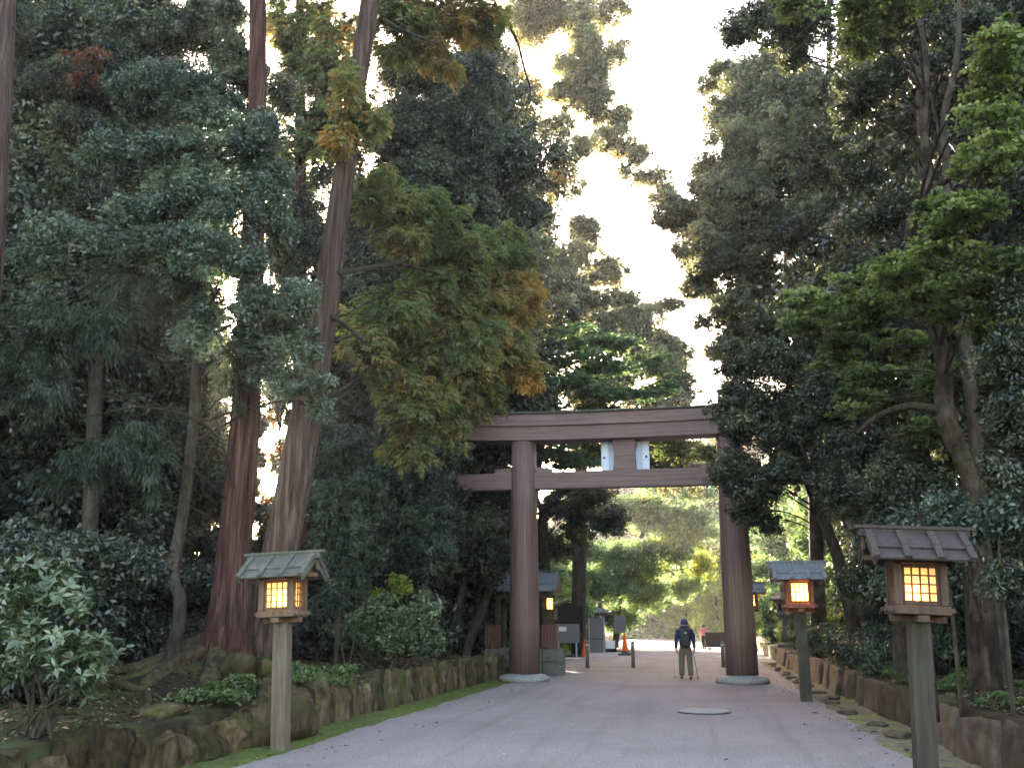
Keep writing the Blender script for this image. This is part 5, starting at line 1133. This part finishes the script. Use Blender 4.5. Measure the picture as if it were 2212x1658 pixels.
for nm, (r, h, n, lm, kind, L, W, lai, tone) in {
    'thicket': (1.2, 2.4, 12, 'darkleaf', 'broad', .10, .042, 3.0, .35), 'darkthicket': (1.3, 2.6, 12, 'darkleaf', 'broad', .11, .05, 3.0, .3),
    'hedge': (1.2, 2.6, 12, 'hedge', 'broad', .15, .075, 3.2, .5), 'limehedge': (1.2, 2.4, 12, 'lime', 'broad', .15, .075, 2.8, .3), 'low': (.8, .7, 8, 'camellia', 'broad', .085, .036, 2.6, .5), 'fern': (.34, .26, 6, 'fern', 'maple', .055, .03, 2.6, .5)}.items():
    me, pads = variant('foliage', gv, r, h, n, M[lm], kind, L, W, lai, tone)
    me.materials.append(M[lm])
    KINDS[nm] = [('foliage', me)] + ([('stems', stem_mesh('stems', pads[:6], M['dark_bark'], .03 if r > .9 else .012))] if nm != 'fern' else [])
gp = random.Random(12)
def put(kind, name, label, group, x, y, z, s=1.0, cat='bush', zs=None):
    place(name, label, cat, group, KINDS[kind], (x, y, z), gp.uniform(0, 6.28), (s, s, zs or s))
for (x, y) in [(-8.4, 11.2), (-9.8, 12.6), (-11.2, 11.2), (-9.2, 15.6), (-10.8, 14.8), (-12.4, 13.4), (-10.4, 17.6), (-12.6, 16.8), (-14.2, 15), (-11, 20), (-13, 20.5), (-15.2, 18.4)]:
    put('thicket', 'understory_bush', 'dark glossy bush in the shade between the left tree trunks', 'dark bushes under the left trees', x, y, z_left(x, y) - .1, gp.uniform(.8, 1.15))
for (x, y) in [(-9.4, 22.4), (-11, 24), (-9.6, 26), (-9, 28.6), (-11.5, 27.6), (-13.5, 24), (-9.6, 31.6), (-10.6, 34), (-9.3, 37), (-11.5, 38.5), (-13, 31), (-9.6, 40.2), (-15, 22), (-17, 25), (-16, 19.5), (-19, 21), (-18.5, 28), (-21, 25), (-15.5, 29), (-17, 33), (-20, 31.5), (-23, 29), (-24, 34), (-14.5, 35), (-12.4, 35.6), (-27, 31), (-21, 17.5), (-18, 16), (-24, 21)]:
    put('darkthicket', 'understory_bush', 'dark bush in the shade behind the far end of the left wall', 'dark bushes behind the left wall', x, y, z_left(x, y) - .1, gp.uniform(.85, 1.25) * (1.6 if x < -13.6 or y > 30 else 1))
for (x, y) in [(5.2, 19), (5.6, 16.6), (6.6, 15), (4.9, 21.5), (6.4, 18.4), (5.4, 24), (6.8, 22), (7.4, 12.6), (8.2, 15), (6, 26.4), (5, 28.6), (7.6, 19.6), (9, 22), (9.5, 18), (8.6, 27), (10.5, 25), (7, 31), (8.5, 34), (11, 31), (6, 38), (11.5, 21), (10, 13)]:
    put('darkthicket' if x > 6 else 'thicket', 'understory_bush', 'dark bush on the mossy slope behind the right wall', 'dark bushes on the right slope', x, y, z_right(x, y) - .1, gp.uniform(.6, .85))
for k, (x, y) in enumerate([(3.9, 21.6), (4.2, 23.6), (3.8, 25.2), (4.4, 20), (4.1, 27.4), (3.9, 30), (4.3, 33), (4.0, 36.5)]):
    put('low', 'shrub', 'low glossy shrub on top of the right stone wall', 'low shrubs along the right wall', x, y, z_right(x, y), gp.uniform(.9, 1.3))
for k in range(13):                                          # clipped hedge along the left of the far path
    y = 47 + 1.9 * k; x = -8.6 + .07 * (k - 6) + gp.uniform(-.2, .2)
    put('limehedge' if k < 4 else 'hedge', 'hedge_bush', 'sunlit pale green bush in the hedge along the far left of the path', 'hedge bushes along the far path', x, y, -.1, gp.uniform(1.0, 1.3), zs=gp.uniform(1.1, 1.5))
for k in range(9):
    put('limehedge' if k % 2 else 'hedge', 'hedge_bush', 'low pale bush closing the far end of the path', 'low bushes at the far end of the path', -13 + 1.9 * k, 125 + gp.uniform(-1, 1), -.1, gp.uniform(.9, 1.2), zs=gp.uniform(.7, .9))
for k, (x, y) in enumerate([(4.6, 46), (4.9, 50), (4.4, 55), (4.6, 60), (5.2, 40), (5.6, 35.5)]):
    put('limehedge' if k % 2 else 'hedge', 'hedge_bush', 'yellow green bush behind the stone lantern right of the far path', 'bushes on the far right of the path', x, y, z_right(x, y) - .2, gp.uniform(.9, 1.2))
for k, (x, y) in enumerate([(-6.35, 14.2), (-6.5, 14.9), (-6.3, 15.6), (-6.35, 16.4), (-6.25, 13.7), (-6.45, 12.5)]):
    put('fern', 'fern', 'clump of bright green ferns on top of the left wall by the lamp post', 'ferns on the left wall', x, y, z_left(x, y) + .02, gp.uniform(1.0, 1.5), 'fern')
for k, (x, y) in enumerate([(3.6, 16), (3.5, 18.4), (4.2, 17.2), (3.7, 20.6), (3.6, 13.2), (4.4, 14.4)]):
    put('fern', 'fern', 'dull low fern on the mossy ground above the right wall', 'ferns above the right wall', x, y, z_right(x, y) + .01, gp.uniform(.8, 1.2), 'fern')
# thin stems in the right thicket
for k, (u, v0, u1, v1, Y) in enumerate([(2062, 1400, 2040, 1240, 13.5), (2085, 1405, 2080, 1230, 13.8), (2110, 1395, 2120, 1250, 14.2), (2128, 1400, 2100, 1270, 13), (2170, 1400, 2160, 1260, 12.6), (2010, 1400, 1985, 1260, 14)]):
    a, b = P(u, v0, Y), P(u1, v1, Y)
    o = thing('sapling', 'bare thin sapling stem in the dark thicket behind the largest lamp', 'sapling', tuple(a), 0, 'thin stems in the right thicket')
    tubes('stem', [tube([np.array([a[0], a[1], z_right(a[0], a[1]) - .2]), (a + b) / 2 + [.03, 0, 0], b, b + [(k - 3) * .1, 0, 1.0]], [.03, .012], 10, 7, seed=k)], M['oak_bark'] if k % 2 else M['dark_bark'], o, a)
    c_ = leaf_cloud([(b + np.array([0, 0, .8]), .35, .35, .3, .4)], 'broad', .09, .036, 1.6, 400 + k)
    link('leaves', leaf_mesh('leaves', (c_[0] - a, *c_[1:]), .09, .036), M['camellia'], o)
# roots of the twin cedars
def zrt(x, y, lift): return np.array([x, y, z_left(x, y) + lift])
ax, ay = float(P(474, 1448, YA)[0]), YA
rt_ = thing('tree_roots', 'mossy gnarled roots spreading from the twin cedars down to the wall', 'roots', (ax, ay, z_left(ax, ay)))
lst = []
for k, (pts, r0) in enumerate([
    ([(0, -.1), (.35, -.9), (.62, -1.5), (.95, -2.0)], .13), ([(-.1, -.1), (-.3, -1.0), (-.15, -1.9), (.35, -2.6), (.7, -3.2)], .12), ([(-.2, 0), (-.9, -.8), (-1.2, -1.9), (-.8, -3.0), (-.3, -4.0)], .13), ([(.1, -.1), (.7, -.5), (1.05, -.7)], .12),
    ([(-.1, -.2), (-.6, -1.4), (-.75, -2.6)], .07), ([(.3, -.6), (.6, -.9), (1.0, -1.2), (1.15, -1.5)], .08), ([(-.4, -2.2), (.1, -2.1), (.6, -2.3)], .06), ([(-1.5, -3.4), (-.7, -3.9), (.1, -4.6), (.6, -5.4)], .08), ([(-.9, -1.2), (-1.9, -1.8), (-2.4, -3.0)], .09), ([(.9, .6), (1.3, .2), (1.5, -.4)], .1)]):
    q = []
    for i, (dx, dy) in enumerate(pts):
        x, y = ax + dx, ay + dy
        q.append(zrt(min(x, WL - .28), y, (.08 if i == 0 else -.02 + .03 * math.sin(i * 2.1 + k))))
    lst.append(tube(q, [r0 * 1.25, r0, r0 * .75, r0 * .35], 30, 12, flute=.12, nfl=3, wob=.16, seed=k))
tubes('root', lst, M['root'], rt_, (ax, ay, z_left(ax, ay)))

# ------------------------------------------------------------------ the woods behind
FOREST = {}
def forest(nm, h, leaf, bark_m, kind, n, rx, top, L, W, lai, tone, cone_=False, low=.25):
    g = np.random.default_rng(len(FOREST) * 7 + 50)
    pads = []
    for k in range(n):
        t = (k + .5) / n
        z = h * (low + (1 - low) * t)
        rr = rx * ((1.05 - t) if cone_ else math.sin(math.pi * min(.95, .2 + .75 * t)) ** .6)
        a = k * 2.4 + g.uniform(-.4, .4); d = rr * g.uniform(.15, .75)
        pads.append((np.array([d * math.cos(a), d * math.sin(a), z]), rr * .55 + .3, rr * .55 + .3, h * .075 + .25, float(np.clip(tone + g.normal(0, .15), 0, 1))))
    me = leaf_mesh('crown', leaf_cloud(pads, kind, L, W, lai, len(FOREST) + 900, .2), L, W); me.materials.append(M[leaf])
    lst = [tube([(0, 0, -.5), (g.normal(0, .15), g.normal(0, .15), h * .5), (0, 0, h * .95)], [.02 * h, .015 * h, .03], 14, 10, .04, 5, seed=3)]
    for p in pads[::2]: lst.append(tube([(0, 0, p[0][2] - .6), np.array(p[0]) * [.5, .5, 1] - [0, 0, .1], p[0]], [.05, .02], 7, 5))
    Vs, Qs, k = [], [], 0
    for V, Q in lst: Vs.append(V); Qs.append(Q + k); k += len(V)
    tm = npmesh('trunk', np.vstack(Vs), np.vstack(Qs)); tm.materials.append(bark_m); tm.polygons.foreach_set('use_smooth', [True] * len(tm.polygons))
    FOREST[nm] = [('crown', me), ('trunk', tm)]
forest('oak', 14, 'oak', M['dark_bark'], 'broad', 26, 3.6, 0, .13, .06, 2.6, .35)
forest('cedar', 19, 'cedar', M['cedar_bark'], 'spray', 26, 2.9, 0, .15, .035, 2.4, .45, True, .22)
forest('lightoak', 12, 'hedge', M['dark_bark'], 'broad', 24, 3.6, 0, .24, .12, 2.6, .35, low=.05)
forest('lime', 9, 'lime', M['dark_bark'], 'broad', 22, 3.2, 0, .22, .12, 2.4, .35, low=.05)
forest('yellow', 8, 'yellow', M['dark_bark'], 'broad', 18, 2.6, 0, .22, .12, 2.0, .45, low=.05)
gf = random.Random(21)
def wood_tree(kind, x, y, s, label, group, name='forest_tree'):
    if x < -6 and y < 90:                                    # a clearing lies open towards the setting sun
        side = x * math.cos(SUN_AZ) - y * math.sin(SUN_AZ)
        need = {'oak': 3.3, 'cedar': 2.7}.get(kind, 3.3) * s + 1.5
        if abs(side) < need:
            k_ = (need - abs(side)) * (1 if side >= 0 else -1)
            x += k_ * math.cos(SUN_AZ); y -= k_ * math.sin(SUN_AZ)
    z = z_left(x, y) if x < -5 else (z_right(x, y) if x > 3.2 else 0)
    place(name, label, 'tree', group, FOREST[kind], (x, y, z - .2), gf.uniform(0, 6.28), (s, s, s * gf.uniform(.92, 1.12)))
LEFT = [('oak', -15.5, 20.5, 1.15), ('cedar', -18.5, 18.5, 1.1), ('oak', -13.5, 29, 1.35), ('cedar', -11.8, 31.5, 1.1), ('oak', -17.5, 26, 1.4), ('oak', -22, 20, 1.3), ('oak', -13, 38, 1.5), ('cedar', -14.5, 43, 1.2), ('oak', -9.8, 26.5, .7), ('oak', -14.2, 23.5, .8), ('oak', -10.6, 29.5, .8), ('oak', -10.2, 36, .8), ('cedar', -19, 31, 1), ('oak', -28, 26, 1.1), ('oak', -18, 45, 1.1), ('oak', -22, 50, 1.1), ('oak', -28, 58, 1.2), ('oak', -20, 60, 1.2), ('oak', -14.5, 59, 1.0), ('cedar', -48, 52, 1.2), ('oak', -38, 60, 1.3), ('oak', -17.6, 22, 1), ('cedar', -15.5, 27.5, .95), ('oak', -21, 29, 1.1), ('cedar', -23, 24, 1), ('oak', -13.5, 33, 1), ('oak', -11.5, 42, .8), ('oak', -14, 40, 1.1), ('cedar', -12, 47, 1), ('oak', -24, 37, 1.15), ('cedar', -29, 31, 1.05), ('oak', -15, 52, 1.1), ('cedar', -35, 38, 1.1), ('oak', -40, 46, 1.2), ('oak', -33, 50, 1.1)]
for k, x, y, s in LEFT: wood_tree(k, x, y, s, 'tall dark forest tree deep in the woods left of the path', 'forest trees deep on the left')
RIGHT = [('oak', 7.4, 20.5, .8), ('oak', 8.2, 26, 1.1), ('cedar', 10, 30, .9), ('oak', 13.5, 24, 1), ('oak', 16, 40, 1.1), ('lightoak', 6.6, 44, .8), ('lightoak', 7.2, 68, 1.1), ('oak', 12, 64, 1.2), ('oak', 9.2, 74, 1.2), ('oak', 9.5, 24, 1.5), ('oak', 8.4, 31, 1.35), ('cedar', 12.5, 28, 1), ('oak', 12, 20, 1.5), ('oak', 7.5, 38, .9), ('oak', 11, 36, 1.6), ('cedar', 15, 34, 1), ('oak', 9, 45, 1), ('lightoak', 7.6, 52, 1), ('oak', 13, 46, 1.1), ('oak', 17, 27, 1.1), ('lightoak', 9.6, 60, 1.1), ('oak', 15, 56, 1.2), ('oak', 10.5, 15.5, .8)]
for k, x, y, s in RIGHT: wood_tree(k, x, y, s, 'tall forest tree deep in the woods right of the path', 'forest trees deep on the right')
for k, x, y, s in [('lightoak', -10.6, 52, .62), ('lightoak', -9.8, 57, .6), ('lime', -10.4, 61, .72), ('lightoak', -10.4, 66, .62), ('lime', -9.4, 46.5, .62)]:
    wood_tree(k, x, y, s, 'pale green tree overhanging the hedge on the far left of the path', 'pale trees along the far left hedge', 'hedge_tree')
for k, x, y, s in [('lime', 1.5, 104, 1.2), ('lightoak', -4, 116, 1.25), ('lightoak', -7.5, 112, 1.0), ('lime', -1.5, 110, 1.0), ('lightoak', 1, 112, 1.4), ('lightoak', 6, 108, 1.3), ('oak', -2, 134, 1.8), ('oak', 5, 136, 1.9), ('oak', -10, 140, 1.7), ('oak', -18, 140, 1.6), ('lightoak', 6.5, 98, 1.3), ('lime', 1.6, 97, .9), ('lime', -9, 122, 1.3), ('lightoak', 3, 122, 1.5), ('lightoak', -14, 128, 1.4), ('yellow', 5.4, 82, .9)]:
    wood_tree(k, x, y, s, {'lime': 'lime green tree closing the far end of the path', 'oak': 'dark tall tree closing the far end of the path', 'lightoak': 'pale green tree closing the far end of the path', 'yellow': 'yellow orange tree in sun at the end of the path'}[k], 'trees at the far end of the path', 'far_tree')

# dead leaves lying on the banks
def litter(name, n, fx, fy, zf, mat, label, seed, L=.075):
    g = np.random.default_rng(seed)
    x, y = fx(g, n), fy(g, n)
    z = np.array([zf(a, b) for a, b in zip(x, y)]) + .012
    d = unit(np.stack([g.normal(size=n), g.normal(size=n), g.normal(0, .2, n)], 1)); nr = unit(np.stack([g.normal(0, .3, n), g.normal(0, .3, n), np.ones(n)], 1))
    o = link(name, leaf_mesh(name, (np.stack([x, y, z], 1), d, nr, g.uniform(.6, 1.3, n), g.uniform(0, 1, n)), L, L * .55), mat)
    return tag(o, label, 'dead leaves', kind='stuff')
M['litter'] = leaf_mat('dead_leaf_litter', [(0, (0.04, 0.026, 0.016)), (0.5, (0.10, 0.065, 0.04)), (0.85, (0.17, 0.115, 0.075)), (1, (0.30, 0.20, 0.09))], gloss=.7, spec=.2, trans=.1)
litter('leaf_litter', 9000, lambda g, n: WL - .3 - g.gamma(1.4, 1.6, n), lambda g, n: g.uniform(7.5, 32, n), z_left, M['litter'], 'brown dead leaves scattered over the left bank under the trees', 5)
litter('leaf_litter', 7000, lambda g, n: WR + .3 + g.gamma(1.4, 1.4, n), lambda g, n: g.uniform(8, 36, n), z_right, M['litter'], 'brown dead leaves scattered over the mossy right slope', 6)
litter('leaf_litter', 420, lambda g, n: np.where(g.uniform(size=n) < .5, g.uniform(-5.5, -4.2, n), 2.5 - g.gamma(1.2, .6, n)), lambda g, n: g.uniform(9, 40, n), lambda a, b: 0.0, M['litter'], 'a few small dead leaves scattered along the edges of the gravel', 7, .06)
